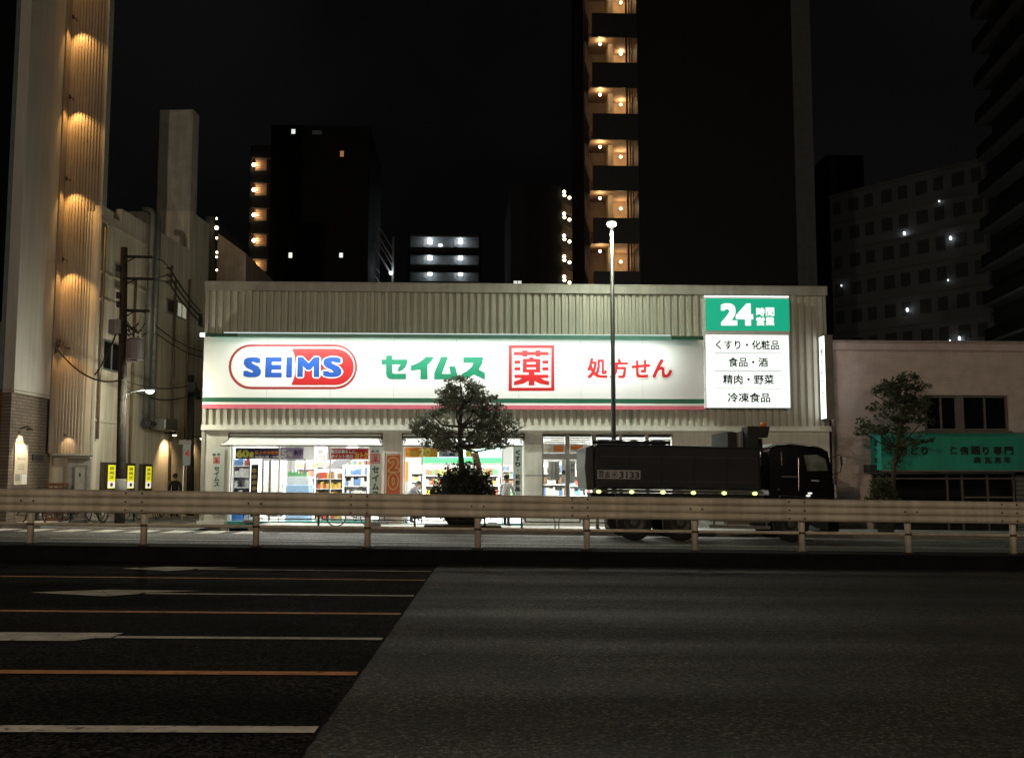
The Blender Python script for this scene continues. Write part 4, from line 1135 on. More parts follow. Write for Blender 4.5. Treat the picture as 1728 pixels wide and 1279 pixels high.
tree("leafy green street tree before the pink building's teal awning",
     [(1503, 890), (1505, 850), (1508, 800), (1513, 755), (1520, 715), (1527, 680), (1531, 655)], 0.10,
     [(1531, 645, 22, 13, 0, .9), (1550, 655, 14, 11, .2, .5), (1498, 655, 20, 13, .1, .8), (1478, 668, 12, 9, -.2, .5), (1487, 690, 18, 11, .2, .6), (1515, 672, 22, 15, -.2, .9), (1546, 682, 20, 17, .2, .9), (1566, 676, 12, 7, 0, .4),
      (1530, 705, 24, 14, 0, .9), (1470, 718, 15, 11, .1, .6), (1490, 726, 18, 10, -.2, .6), (1455, 728, 7, 7, 0, .2), (1518, 730, 18, 12, .2, .7), (1556, 712, 12, 8, 0, .4), (1550, 740, 16, 9, 0, .5), (1512, 758, 14, 12, 0, .5), (1508, 785, 11, 12, 0, .4), (1530, 752, 14, 8, .1, .35)],
     32.4, m_leaf2, 21, 640, 0.09, 3)
shrub("pale feathery clump growing at the foot of the tree by the teal awning", "feathery_shrub", 1492, 800, 890, 32, 32.4, m_leaf2, 31, 9, 0.10, 240)

# ---------------------------------------------------------------- people
m_skin = M("skin", (0.42, 0.25, 0.17), 0.6)
m_hair = M("black_hair", (0.012, 0.01, 0.01), 0.45)
def person(label, loc, height, rz, cloth_top, cloth_leg, shoe, bend=0.0, arms=(0.2, 0.1), stride=0.12, sleeves=True):
    t = thing("person", label, "person", loc, world=False)
    h = height; j = {}
    hip = Vector((0, 0, 0.52 * h)); up_ = Vector((0, -sin(bend), cos(bend)))
    def T(d, side=0.0, fwd=0.0): return hip + up_ * d * h + Vector((side * h, -fwd * h, 0))
    V, Ed, Rr = [], [], []
    def v(p, r): V.append(tuple(p)); Rr.append(r * h); return len(V) - 1
    pel = v(hip, 0.078); wst = v(T(0.10), 0.070); chs = v(T(0.21), 0.085); nk0 = v(T(0.285), 0.05); nk = v(T(0.325), 0.031)
    hd0 = v(T(0.365, 0, 0.008), 0.046); hd1 = v(T(0.42, 0, 0.006), 0.054); hd2 = v(T(0.462, 0, 0.0), 0.038)
    Ed += [(pel, wst), (wst, chs), (chs, nk0), (nk0, nk), (nk, hd0), (hd0, hd1), (hd1, hd2)]
    nose = v(T(0.398, 0, 0.062), 0.008); Ed.append((hd1, nose))
    for sgn in (-1, 1):
        ear = v(T(0.402, sgn * 0.052, 0.0), 0.010); Ed.append((hd1, ear))
        sh = v(T(0.265, sgn * 0.105), 0.040); el = v(T(0.265, sgn * 0.135) + Vector((0, -arms[0] * 0.16 * h, -0.175 * h)), 0.029)
        wr = v(Vector(V[el]) + Vector((-sgn * 0.02 * h, -arms[1] * h * 0.9 - 0.02, -0.14 * h)), 0.020)
        dr = (Vector(V[wr]) - Vector(V[el])).normalized()
        pm = v(Vector(V[wr]) + dr * 0.045 * h, 0.019)
        Ed += [(nk0, sh), (sh, el), (el, wr), (wr, pm)]
        for q in range(4):
            f = v(Vector(V[pm]) + dr * (0.05 - 0.006 * abs(q - 1.5)) * h + Vector((0, (q - 1.5) * 0.011 * h, 0)), 0.0055); Ed.append((pm, f))
        th = v(Vector(V[wr]) + dr * 0.035 * h + Vector((0, -0.028 * h, 0)), 0.0065); Ed.append((wr, th))
        hp_ = v(Vector((sgn * 0.052 * h, 0, 0.475 * h)), 0.062); kn = v(Vector((sgn * 0.055 * h, -sgn * stride * 0.4 * h - 0.015, 0.27 * h)), 0.043)
        an = v(Vector((sgn * 0.055 * h, -sgn * stride * h * 0.6, 0.05 * h)), 0.028); to = v(Vector((sgn * 0.06 * h, -sgn * stride * h * 0.6 - 0.10 * h, 0.018 * h)), 0.020)
        hl = v(Vector((sgn * 0.055 * h, -sgn * stride * h * 0.6 + 0.025 * h, 0.02 * h)), 0.020)
        Ed += [(pel, hp_), (hp_, kn), (kn, an), (an, to), (an, hl)]
    me = bpy.data.meshes.new("body"); me.from_pydata(V, Ed, []); o = bpy.data.objects.new("body", me); COL.objects.link(o)
    sm = o.modifiers.new("s", 'SKIN')
    for i, sv in enumerate(me.skin_vertices[0].data): sv.radius = (Rr[i], Rr[i]); sv.use_root = (i == 0)
    o.modifiers.new("d", 'SUBSURF').levels = 1
    bpy.context.view_layer.update()
    nm = bpy.data.meshes.new_from_object(o.evaluated_get(bpy.context.evaluated_depsgraph_get()))
    bpy.data.objects.remove(o)
    for m in (m_skin, cloth_top, cloth_leg, shoe): nm.materials.append(m)
    nkz = (T(0.315)).z
    hands = [Vector(V[i]) for i, r in enumerate(Rr) if abs(r - 0.019 * h) < 1e-6]
    for p in nm.polygons:
        c = p.center
        if c.z < 0.045 * h: k = 3
        elif min((c - q).length for q in hands) < 0.055 * h: k = 0
        elif c.z < 0.50 * h: k = 2
        elif up_.dot(c - hip) > 0.318 * h: k = 0
        else: k = 1
        if k == 2 and abs(c.x) > 0.125 * h: k = 1
        p.material_index = k; p.use_smooth = True
    b = bpy.data.objects.new("body", nm); COL.objects.link(b); b.parent = t
    cap_ = MB()
    hc = T(0.432, 0, -0.006)
    cap_.sphere(tuple(hc), 0.064 * h, 12, 8, (0.95, 1.05, 0.85))
    hb = cap_.build("hair", m_hair, t, smooth=True)
    t.location = loc; t.rotation_euler = (0, 0, rz)
    return t
c_black = cm("black_jacket_cloth", (0.008, 0.008, 0.01), 0.8); c_white = cm("white_shirt_cloth", (0.7, 0.7, 0.72), 0.8); c_navy = cm("navy_trouser_cloth", (0.015, 0.018, 0.03), 0.8)
c_beige = cm("beige_trouser_cloth", (0.30, 0.22, 0.15), 0.8); c_gjkt = cm("grey_jacket_cloth", (0.16, 0.16, 0.18), 0.8); c_shoe = cm("dark_shoes", (0.02, 0.02, 0.05), 0.6)
x = at(855, 800, YF - 0.9).x
person("person in white shirt and dark trousers standing at shop entrance by vertical board", (x, YF - 0.9, -0.014 * x), 1.72, R(160), c_white, c_navy, c_shoe, arms=(0.3, 0.08))
x = at(688, 800, YF + 0.9).x
person("person in grey jacket bending forward inside the second shop opening", (x, YF + 0.9, 0.0), 1.62, R(75), c_gjkt, c_navy, c_shoe, bend=0.65, arms=(0.9, 0.1))
x = at(296, 800, 40.0).x
person("person in black coat walking along the side street by street sign", (x, 40.0, -0.014 * x - 0.12), 1.68, R(200), c_black, c_navy, c_shoe, stride=0.16)
x = at(1015, 880, 32.1).x
person("person in beige trousers standing behind the black truck's tail", (x, 32.1, -0.014 * x), 1.68, R(30), c_navy, c_beige, c_shoe, stride=0.12)

# ---------------------------------------------------------------- bicycles
def bike_proto(label, loc, rz, mfr, group="bicycles parked along the walls"):
    t = thing("bicycle", label, "bicycle", (0, 0, 0), group, world=False)
    r = 0.32
    for x in (-0.53, 0.53):
        wl_ = MB().ring((x, 0, r), (0, 1, 0), r - 0.018, 0.018, 28, 6).build("wheel", m_black, t, smooth=True)
        sp = MB()
        for k in range(14):
            a = 2 * pi * k / 14; sp.tube([(x, 0, r), (x + (r - 0.03) * cos(a), 0, r + (r - 0.03) * sin(a))], 0.0022, 3, cap=False)
        sp.tube([(x, -0.05, r), (x, 0.05, r)], 0.02, 8)
        sp.build("spokes", m_steel, wl_)
    f = MB()
    bb_, hd, se = (-0.10, 0, 0.28), (0.36, 0, 0.80), (-0.24, 0, 0.74)
    f.tube([bb_, (0.05, 0, 0.34), hd], 0.017, 8).tube([bb_, se], 0.015, 8).tube([(-0.53, 0.05, r), bb_], 0.01, 6).tube([(-0.53, -0.05, r), bb_], 0.01, 6).tube([(-0.53, 0.05, r), (-0.22, 0, 0.66)], 0.01, 6).tube([(-0.53, -0.05, r), (-0.22, 0, 0.66)], 0.01, 6)
    f.tube([(0.53, 0.05, r), (0.41, 0.05, 0.66), (0.36, 0, 0.74)], 0.012, 6).tube([(0.53, -0.05, r), (0.41, -0.05, 0.66), (0.36, 0, 0.74)], 0.012, 6)
    f.build("frame", mfr, t)
    MB().tube([(0.36, 0, 0.78), (0.33, 0, 0.98)], 0.012, 8).tube([(0.10, -0.27, 0.98), (0.30, -0.25, 1.0), (0.34, 0, 0.99), (0.30, 0.25, 1.0), (0.10, 0.27, 0.98)], 0.011, 8).build("handlebar", m_steel, t)
    MB().sphere((-0.27, 0, 0.84), 0.13, 10, 6, (1.1, 0.75, 0.35)).tube([(-0.24, 0, 0.70), (-0.26, 0, 0.82)], 0.013, 8).build("saddle", m_black, t, smooth=True)
    MB().ring((-0.10, 0.04, 0.28), (0, 1, 0), 0.085, 0.008, 16, 4).tube([(-0.10, -0.09, 0.28), (-0.02, -0.09, 0.16)], 0.01, 5).tube([(-0.10, 0.09, 0.28), (-0.18, 0.09, 0.40)], 0.01, 5).build("crank", m_black, t)
    bk = MB()
    for z, s_ in ((0.72, 0.12), (0.82, 0.14), (0.92, 0.16)):
        bk.ring((0.58, 0, z), (0, 0, 1), s_, 0.006, 12, 4)
    for k in range(10):
        a = 2 * pi * k / 10; bk.tube([(0.58 + 0.12 * cos(a), 0.12 * sin(a), 0.72), (0.58 + 0.16 * cos(a), 0.16 * sin(a), 0.92)], 0.004, 4)
    bk.build("basket", m_black, t)
    t.location = loc; t.rotation_euler = (0, 0, rz)
    return t
x = at(596, 870, 32.2).x
bike = bike_proto("black city bicycle parked on pavement behind the dark railing", (x, 32.2, -0.014 * x), pi, m_black)
# ================================================================== black dump truck parked at the kerb
TY = 28.3
tx0 = at(1150, 860, TY).x
tz0 = gz(tx0, TY)
truck = thing("dump_truck", "black dump truck parked at the kerb with row of lit yellow side lamps", "truck", (0, 0, 0), world=False)
K = TY / F
def q(px, py): return ((px - 1150) * K, (912 - py) * K)
m_bed = M("satin_black_bed", (0.017, 0.018, 0.024), 0.5, var=0.2, scale=1.5, bump=0.04, bscale=3, spec=0.2)
m_cabp = M("gloss_black_paint", (0.003, 0.003, 0.0035), 0.16, spec=0.3, var=0.1)
m_tyre = M("tyre_rubber", (0.012, 0.012, 0.012), 0.85, bump=0.2)
m_chrome = M("dull_chrome", (0.6, 0.6, 0.6), 0.25, metal=1.0, var=0.05)
m_rim = M("dusty_wheel_rim", (0.05, 0.05, 0.05), 0.5, metal=0.4)
m_under = M("chassis_black", (0.012, 0.012, 0.012), 0.7)
WT = 2.42
def pq(mb, pts, y0, y1): return mb.prism([q(*p) for p in pts][::-1], y0, y1)
# bed: long box with rounded tarp roll and raked tail
bed = pq(MB(), [(1003, 752), (1010, 749.5), (1285, 752.5), (1287, 826), (1003, 826), (1000, 790)], 0.0, WT).build("bed", m_bed, truck, bevel=0.07)
pq(MB(), [(987, 757), (1000, 751), (1001, 788), (1002, 828), (989, 828), (985, 790)], 0.06, WT - 0.06).build("tailgate", M("grey_black_tailgate", (0.012, 0.012, 0.012), 0.5), bed, bevel=0.04)
mb = MB()
r0, r1 = q(1000, 750), q(1132, 750)
rr_ = random.Random(2)
pts, rs = [], []
for i in range(24):
    u = i / 23; pts.append((r0[0] + (r1[0] - r0[0]) * u, 0.16, r0[1] + 0.05 + rr_.uniform(-.012, .012))); rs.append(0.06 + rr_.uniform(-.018, .018))
mb.tube(pts, rs, 8).build("tarp_roll", m_bed, bed, smooth=True)
for px in (1060, 1116, 1172, 1228):
    pq(MB(), [(px - 1.2, 764), (px + 1.2, 764), (px + 1.2, 818), (px - 1.2, 818)], -0.025, 0.012).build("side_rib", m_bed, bed, bevel=0.006)
for py in (771, 812):
    pq(MB(), [(1012, py - 0.7), (1280, py - 0.7), (1280, py + 0.7), (1012, py + 0.7)], -0.010, 0.0).build("panel_seam", m_dark, bed)
pq(MB(), [(1005, 826.5), (1290, 826.5), (1290, 831.5), (1005, 831.5)], -0.03, 0.2).build("lower_rail", M("dusty_rail", (0.05, 0.05, 0.048), 0.6), bed)
pl_ = pq(MB(), [(1005.8, 794), (1079, 794), (1079, 809), (1005.8, 809)], -0.045, -0.03).build("number_board", M("grey_number_board", (0.36, 0.36, 0.37), 0.6), bed)
mb = MB()
def tq(s_, a, b, c, d, off):
    p0, p1 = q(a, d), q(c, b)
    mb.text(s_, (p0[0], -0.05, p0[1]), (p1[0] - p0[0], 0, 0), (0, 0, p1[1] - p0[1]), off)
tq("習", 1008, 795.5, 1016.5, 807, 0.02); tq("志", 1018.5, 796, 1027, 807, 0.03); tq("㊍", 1030, 796.5, 1040.5, 807, 0.01); tq("3133", 1043, 796.5, 1077, 808, 0.035)
mb.build("lettering", m_black, pl_)
# lamp row
m_side = E("yellow_side_lamp", (0.85, 1.0, 0.22), 3.2)
for px in (1008, 1064, 1117, 1169, 1221.5, 1274):
    c = q(px, 830.5)
    l = MB().sphere((c[0], -0.06, c[1]), 0.06, 12, 6, (1.2, 0.7, 0.8)).build("side_lamp", m_side, truck, smooth=True)
    MB().box(c[0] - 0.07, c[0] + 0.07, -0.035, -0.02, c[1] - 0.05, c[1] + 0.05).build("lamp_base", m_under, l)
    light("side_lamp_light", 'POINT', (c[0], -0.14, c[1] - 0.02), 0.10, (0.85, 1.0, 0.25), truck, size=0.04)
# chassis
pq(MB(), [(1000, 834), (1420, 838), (1420, 856), (1005, 856)], 0.75, 1.65).build("chassis_frame", m_under, truck)
pq(MB(), [(1040, 834), (1295, 834), (1295, 850), (1040, 850)], 0.25, WT - 0.25).build("subframe", m_under, truck)
def wheel(px, y):
    c = q(px, 877.5); r = 0.50
    w_ = MB()
    prof_ = [(0.0, r * 0.60), (0.015, r * 0.92), (0.05, r), (0.25, r), (0.285, r * 0.92), (0.30, r * 0.6)]
    n = 28; vs = []
    for (dy, rad) in prof_:
        for k in range(n):
            a = 2 * pi * k / n; vs.append((c[0] + rad * cos(a), y + dy, r + rad * sin(a)))
    w_.add(vs, [(i * n + k, i * n + (k + 1) % n, (i + 1) * n + (k + 1) % n, (i + 1) * n + k) for i in range(len(prof_) - 1) for k in range(n)])
    t_ = w_.build("wheel", m_tyre, truck, smooth=True)
    rm = MB().ring((c[0], y + 0.03, r), (0, 1, 0), r * 0.58, 0.03, 28, 6)
    vs = [(c[0] + rad * cos(2 * pi * k / 20), y + dy, r + rad * sin(2 * pi * k / 20)) for rad, dy in ((r * 0.57, 0.06), (r * 0.30, 0.10), (r * 0.27, 0.02), (r * 0.14, 0.0)) for k in range(20)]
    rm.add(vs, [(i * 20 + k, i * 20 + (k + 1) % 20, (i + 1) * 20 + (k + 1) % 20, (i + 1) * 20 + k) for i in range(3) for k in range(20)] + [tuple(60 + k for k in range(20))])
    for k in range(10):
        a = 2 * pi * k / 10; rm.sphere((c[0] + r * 0.42 * cos(a), y + 0.07, r + r * 0.42 * sin(a)), 0.018, 6, 4)
    rm.build("rim", m_rim, t_)
for px in (1071, 1150, 1340):
    wheel(px, 0.06); wheel(px, WT - 0.36)
# mudguards, side guard, tank, boxes
for px in (1071, 1150):
    c = q(px, 877); mb = MB(); vs = []
    for k in range(11):
        a = pi * (0.12 + 0.76 * k / 10)
        for y in (0.02, 0.62): vs.append((c[0] + 0.6 * cos(a), y, 0.5 + 0.60 * sin(a)))
    mb.add(vs, [(2 * k, 2 * k + 1, 2 * k + 3, 2 * k + 2) for k in range(10)]).build("mudguard", m_under, truck)
m_guard = M("dusty_side_guard", (0.16, 0.15, 0.14), 0.6)
mb = MB()
for ya, yb in ((872, 878), (884, 889.5)):
    pq(mb, [(1198, ya), (1302, ya + 1), (1302, yb + 1), (1198, yb)], 0.05, 0.09)
for px in (1205, 1295): pq(mb, [(px, 852), (px + 3, 852), (px + 3, 890), (px, 890)], 0.092, 0.13)
mb.build("side_guard", m_guard, truck)
pq(MB(), [(1230, 866), (1268, 866), (1268, 884), (1230, 884)], 0.15, 0.6).build("tool_box", M("rusty_tool_box", (0.20, 0.14, 0.10), 0.6), truck, bevel=0.02)
pq(MB(), [(1272, 858), (1300, 858), (1300, 885), (1272, 885)], 0.15, 0.62).build("fuel_tank", m_under, truck, bevel=0.04)
# headboard, intake tower, exhaust
pq(MB(), [(1233, 726), (1249, 726), (1249, 752), (1233, 752)], 0.25, WT - 0.25).build("cab_guard", m_under, truck, bevel=0.015)
pq(MB(), [(1249.2, 727), (1264, 722), (1264, 752), (1249.2, 752)], 0.5, 1.9).build("guard_panel", M("pale_guard_panel", (0.30, 0.31, 0.32), 0.5), truck)
pq(MB(), [(1265, 716), (1304, 716), (1300, 735), (1284, 735), (1284, 793), (1265, 793)], 0.08, 0.75).build("intake_tower", m_under, truck, bevel=0.02)
c0, c1 = q(1289, 793), q(1289, 737)
ex = MB().tube([(c0[0], 0.30, c0[1]), (c0[0], 0.30, c1[1])], 0.095, 16).build("exhaust_pipe", m_chrome, truck, smooth=True)
mb = MB()
for py in (758, 770, 783): zq = q(1289, py)[1]; mb.ring((c0[0], 0.30, zq), (0, 0, 1), 0.098, 0.012, 18, 4)
mb.build("clamp_band", m_under, ex)
c = q(1297, 713)
bc = MB().sphere((c[0], 0.35, c[1]), 0.085, 12, 8, (1.1, 1, 0.95)).build("beacon", M("orange_beacon_lens", (0.85, 0.22, 0.03), 0.3), truck, smooth=True)
# cab
cabp = [(1300, 757), (1305, 750), (1318, 746.5), (1336, 745.5), (1375, 748.2), (1392, 751), (1402, 757), (1408, 785), (1412, 815), (1413, 842), (1412, 868), (1362, 868), (1358, 852), (1322, 852), (1318, 862), (1300, 862)]
cab = pq(MB(), cabp, 0.03, WT - 0.03).build("cab", m_cabp, truck, bevel=0.06)
pq(MB(), [(1300, 752), (1309, 747), (1318, 744.6), (1336, 743.4), (1376, 746), (1394, 749), (1388, 750.5), (1330, 748), (1312, 751)], 0.2, WT - 0.2).build("roof_fairing", M("pale_roof_edge", (0.35, 0.30, 0.30), 0.35), cab, bevel=0.02)
dr_ = pq(MB(), [(1352, 756), (1390, 757.5), (1402, 778), (1404, 843), (1352, 838)], 0.012, 0.028).build("door", m_cabp, cab, bevel=0.006)
pq(MB(), [(1360, 764.5), (1383, 763.5), (1398, 771), (1401, 790), (1366, 791.5)], 0.004, 0.010).build("side_window", M("pale_cab_glass", (0.16, 0.19, 0.16), 0.12, spec=0.7, var=0.5, scale=2.2), dr_)  # pale, unevenly toned glass colour
pq(MB(), [(1372, 806), (1386, 807), (1386, 809), (1372, 808)], -0.012, 0.010).build("door_handle", m_chrome, dr_)
mb = MB()
for py in (762, 766.5, 771, 775.5, 780): zq = q(1322, py); mb.box(zq[0] - 0.012, zq[0] + 0.012, 0.016, 0.028, zq[1] - 0.012, zq[1] + 0.012)
mb.build("vent_rivet", m_chrome, cab)
h0, h1 = q(1350.5, 770), q(1350.5, 824)
MB().tube([(h0[0], -0.01, h0[1]), (h1[0], -0.01, h1[1])], 0.014, 8).build("grab_bar", m_chrome, cab)
pq(MB(), [(1322, 800.5), (1348, 800.5), (1348, 802.5), (1322, 802.5)], 0.01, 0.028).build("trim_strip", m_guard, cab)
a0, a1 = q(1317, 833), q(1352, 835)
MB().tube([(a0[0], -0.02, a0[1]), (a1[0], -0.02, a1[1]), (q(1378, 839)[0], -0.02, q(1378, 839)[1])], 0.016, 8).build("step_rail", m_chrome, cab)
MB().sphere((q(1316, 823)[0], 0.0, q(1316, 823)[1]), 0.04, 8, 6).sphere((q(1318, 835)[0], 0.0, q(1318, 835)[1]), 0.035, 8, 6).build("marker_lens", m_chrome, cab)
for px, py in ((1370, 829), (1367, 833)):
    c = q(px, py); MB().sphere((c[0], -0.0, c[1]), 0.05, 10, 6, (1.4, 0.5, 0.6)).build("turn_lamp", E("warm_lamp", (1, 0.95, 0.85), 0.9), cab, smooth=True)
pq(MB(), [(1413.5, 812), (1417, 814), (1418, 836), (1413.5, 838)], 0.05, WT - 0.05).build("front_grille", m_chrome, cab, bevel=0.01)
pq(MB(), [(1400, 845), (1419, 843), (1420, 895), (1404, 898)], 0.02, WT - 0.02).build("front_bumper", m_cabp, cab, bevel=0.04)
pq(MB(), [(1362, 868), (1402, 868), (1402, 893), (1368, 880)], 0.03, 0.4).build("entry_step", m_under, cab, bevel=0.02)
pq(MB(), [(1404, 757), (1411, 790), (1412.5, 808), (1410.5, 808), (1409, 790), (1402.2, 757)], 0.12, WT - 0.12).build("windscreen", m_darkglass, cab)
# mirrors on stalks
mb = MB().tube([(q(1405, 770)[0], 0.05, q(1405, 770)[1]), (q(1418, 763)[0], -0.15, q(1418, 763)[1]), (q(1424, 766)[0], -0.15, q(1424, 766)[1])], 0.014, 6)
mb.tube([(q(1405, 800)[0], 0.05, q(1405, 800)[1]), (q(1420, 792)[0], -0.15, q(1420, 792)[1]), (q(1424, 766)[0], -0.15, q(1424, 766)[1])], 0.014, 6)
mr = mb.build("mirror_arm", m_under, cab)
pq(MB(), [(1421, 765), (1428, 767), (1429, 780), (1422, 780)], -0.26, -0.06).build("mirror", m_chrome, mr, bevel=0.015)
truck.location = (tx0, TY, tz0)
truck.rotation_euler = (0, R(0.75), 0)
# ================================================================== brick building at the street corner
m_slab = M("white_rendered_wall", (0.45, 0.43, 0.405), 0.7, var=0.05, scale=0.5, streak=0.10)
m_brick = BRICK("brown_brick", (0.19, 0.145, 0.115), (0.15, 0.115, 0.09), (0.07, 0.06, 0.05), 0.42, 0.105, 0.014, facing='x')
m_redbrick = BRICK("dark_red_brick", (0.16, 0.055, 0.04), (0.10, 0.035, 0.03), (0.03, 0.025, 0.022), 0.42, 0.11, 0.014)
m_brownpanel = M("brown_facade_panel", (0.17, 0.075, 0.045), 0.6, var=0.15)
m_corr = M("tan_corrugated_steel", (0.30, 0.245, 0.19), 0.45, var=0.08, scale=1.2, streak=0.15)
AX = at(20, 660, 31.9).x           # the wall that faces the side street
AY0, AY1 = 31.9, 35.0
ZT = 24.0
zbk = 4.33
zfl = -0.014 * AX - 0.1
bb = thing("brick_building", "tall building with brick base, plain white upper wall and warm-lit corrugated bay", "building", (AX, AY1, zfl))
MB().box(-40, AX - 0.3, AY0 + 0.3, 36.0, zfl, ZT).build("core_wall", m_dark, bb)
MB().box(AX - 0.28, AX + 0.06, AY0, AY1, zbk + 0.001, ZT).build("white_wall", m_slab, bb)
MB().box(AX - 0.28, AX, AY0 + 0.0, AY1, zfl, zbk).build("brick_wall", m_brick, bb)
MB().box(AX - 0.281, AX + 0.07, AY0 - 0.005, AY1, zbk - 0.10, zbk - 0.02).build("ledge", m_cap, bb)
# front face towards the road: red brick below, brown panels, dark glazing above
MB().box(-40, AX - 0.29, AY0 + 0.05, AY0 + 0.29, zfl, zbk).build("front_brick_wall", m_redbrick, bb)
for k, (ya, yb) in enumerate(((659, 622), (621, 585), (584, 543))):
    za, zb_ = at(5, ya, AY0).z, at(5, yb, AY0).z
    MB().box(-40, AX - 0.42, AY0 + 0.05, AY0 + 0.29, za, zb_).build("facade_panel", m_brownpanel, bb)
MB().box(AX - 0.41, AX - 0.29, AY0 - 0.01, AY0 + 0.2, zbk, ZT).build("corner_post", M("teal_grey_post", (0.10, 0.14, 0.14), 0.5), bb)
MB().box(-40, AX - 0.42, AY0 + 0.08, AY0 + 0.29, at(5, 542, AY0).z, ZT).build("front_glazing", m_darkglass, bb)
# corrugated bay facing the road
CXa, CXb = AX + 0.07, at(159, 640, 35).x
zc0 = at(120, 765, 35).z
MB().corr(CXa, CXb - 0.03, zc0, ZT, 35.05, 0.105, 0.022).build("corrugated_cladding", m_corr, bb)
MB().box(CXb - 0.03, CXb + 0.05, 34.98, 35.4, zc0, ZT).build("corner_trim", m_cap, bb)
MB().box(AX + 0.075, AX + 0.115, 34.60, 35.0, zc0, ZT).build("light_blocking_fin", m_corr, bb)  # fin added to keep the downlights off the white wall
MB().box(CXa, CXb + 0.06, 34.80, 35.05, zc0 - 0.08, zc0 - 0.001).build("canopy_edge", m_cap, bb)
MB().box(CXa, CXb, 35.12, 35.4, zc0, ZT).build("backing_wall", m_dark, bb)
m_warmglow = E("warm_downlight_glow", (1.0, 0.72, 0.35), 6.0)
for py, pw in ((-102, 215), (32, 200), (167, 225), (305, 205), (441, 190), (579, 60)):
    p = at(100, py, 34.62); p.x = AX + 0.30
    f = MB().tube([(p.x, 34.62, p.z), (p.x, 34.62, p.z + 0.14)], 0.03, 10).tube([(p.x, 34.62, p.z + 0.1), (p.x, 35.0, p.z + 0.1)], 0.015, 6).build("downlight", m_dark, bb)
    light("downlight_light", 'SPOT', (p.x, 34.62, p.z - 0.02), pw, (1.0, 0.54, 0.16), bb, size=0.03, angle=R(84), blend=0.7, aim=(0.26, 0.20, -1))
p = at(110, 742, 34.75)
light("soffit_light", 'SPOT', (p.x, 34.72, p.z + 0.10), 16, (1.0, 0.7, 0.38), bb, size=0.03, angle=R(70), blend=0.4, aim=(0.0, 0.8, -0.6))
MB().tube([(p.x, 34.72, p.z + 0.12), (p.x, 34.72, p.z + 0.2)], 0.04, 8).tube([(p.x, 34.72, p.z + 0.17), (p.x, 35.0, p.z + 0.17)], 0.015, 6).build("downlight", m_dark, bb)
# ground floor under the bay: recessed warm entrance and grey wall with a steel door
xe0, xe1 = CXa, at(113, 800, 35).x
z_ent = at(95, 768, 35).z
MB().box(xe1, CXb, 35.0, 35.3, zfl, z_ent).build("grey_tiled_wall", BRICK("grey_tiles", (0.32, 0.30, 0.27), (0.29, 0.27, 0.24), (0.15, 0.14, 0.12), 0.6, 0.3, 0.008), bb)
MB().box(xe1, CXb, 34.93, 34.998, z_ent - 0.12, z_ent - 0.03).build("string_course", m_cap, bb)
x0, x1, z0, z1 = rect(127, 787, 144, 850, 34.98)
d_ = MB().box(x0, x1, 34.97, 34.998, zfl, z1).build("steel_door", M("grey_steel_door", (0.36, 0.34, 0.31), 0.5), bb)
MB().box(x0 - 0.05, x0 - 0.001, 34.95, 34.998, zfl, z1 + 0.05).box(x1 + 0.001, x1 + 0.05, 34.95, 34.998, zfl, z1 + 0.05).box(x0, x1, 34.95, 34.998, z1 + 0.001, z1 + 0.05).build("door_frame", m_frame, d_)
MB().box(x0 + 0.12, x0 + 0.17, 34.955, 34.969, z1 - 0.35, z1 - 0.22).build("door_plate", m_dark, d_)
MB().box(xe0, xe1, 36.4, 36.5, zfl, z_ent).box(xe0 - 0.1, xe0 - 0.001, 35, 36.5, zfl, z_ent).build("entrance_wall", M("warm_entrance_plaster", (0.5, 0.38, 0.25), 0.7), bb)
x0, x1, z0, z1 = rect(103, 768, 108, 800, 36.3)
MB().box(x0, x1, 36.3, 36.39, zfl, z1).build("dark_post", m_brownpanel, bb)
light("entrance_light", 'POINT', (at(95, 770, 35.8).x, 35.8, z_ent - 0.25), 30, (1.0, 0.6, 0.25), bb, size=0.06)
MB().sphere((at(95, 770, 35.8).x, 35.8, z_ent - 0.12), 0.06, 8, 6).build("entrance_lamp", m_warmglow, bb)
# wall sconce over the notice board
p = at(37, 723, 32.6)
sc = MB().tube([(AX, 32.62, p.z), (AX + 0.22, 32.62, p.z + 0.06), (AX + 0.3, 32.62, p.z + 0.0)], 0.018, 6).tube([(AX + 0.3, 32.62, p.z + 0.02), (AX + 0.3, 32.62, p.z - 0.05)], [0.05, 0.12], 12, cap=False).build("wall_sconce", m_black, bb)
light("sconce_light", 'SPOT', (AX + 0.28, 32.62, p.z - 0.03), 190, (1.0, 0.82, 0.55), bb, size=0.04, angle=R(80), blend=0.5, aim=(-0.35, 0, -1))
def sidebox(px0, pyt, px1, pyb, off0, off1, name, mat, parent):
    """a box lying on the brick wall (facing +x), from photo pixels"""
    def yy(px): # y where the ray through px meets the wall
        d = FW * F + RT * (px - CX) + UP * (CY - (pyt + pyb) / 2); return (AX / d.x) * d.y
    ya, yb = yy(px0), yy(px1); ym = (ya + yb) / 2
    z0, z1 = at((px0 + px1) / 2, pyb, ym).z, at((px0 + px1) / 2, pyt, ym).z
    return MB().box(AX + off0, AX + off1, ya, yb, z0, z1).build(name, mat, parent), (ya, yb, z0, z1)
nb = thing("notice_board", "tall cream notice board lit by a black sconce on brick wall", "notice board", (AX, 32.7, 1.0))
_, (ya, yb, z0, z1) = sidebox(23, 750, 45, 818, 0.002, 0.03, "board", M("cream_board", (0.60, 0.54, 0.44), 0.6), nb)
m_brown_ink = M("brown_ink", (0.16, 0.11, 0.07), 0.6)
mb = MB()
H = z1 - z0; W_ = yb - ya
mb.text("Salon", (AX + 0.034, ya + W_ * 0.2, z0 + H * 0.62), (0, W_ * 0.6, 0), (0, 0, H * 0.07), 0.0)
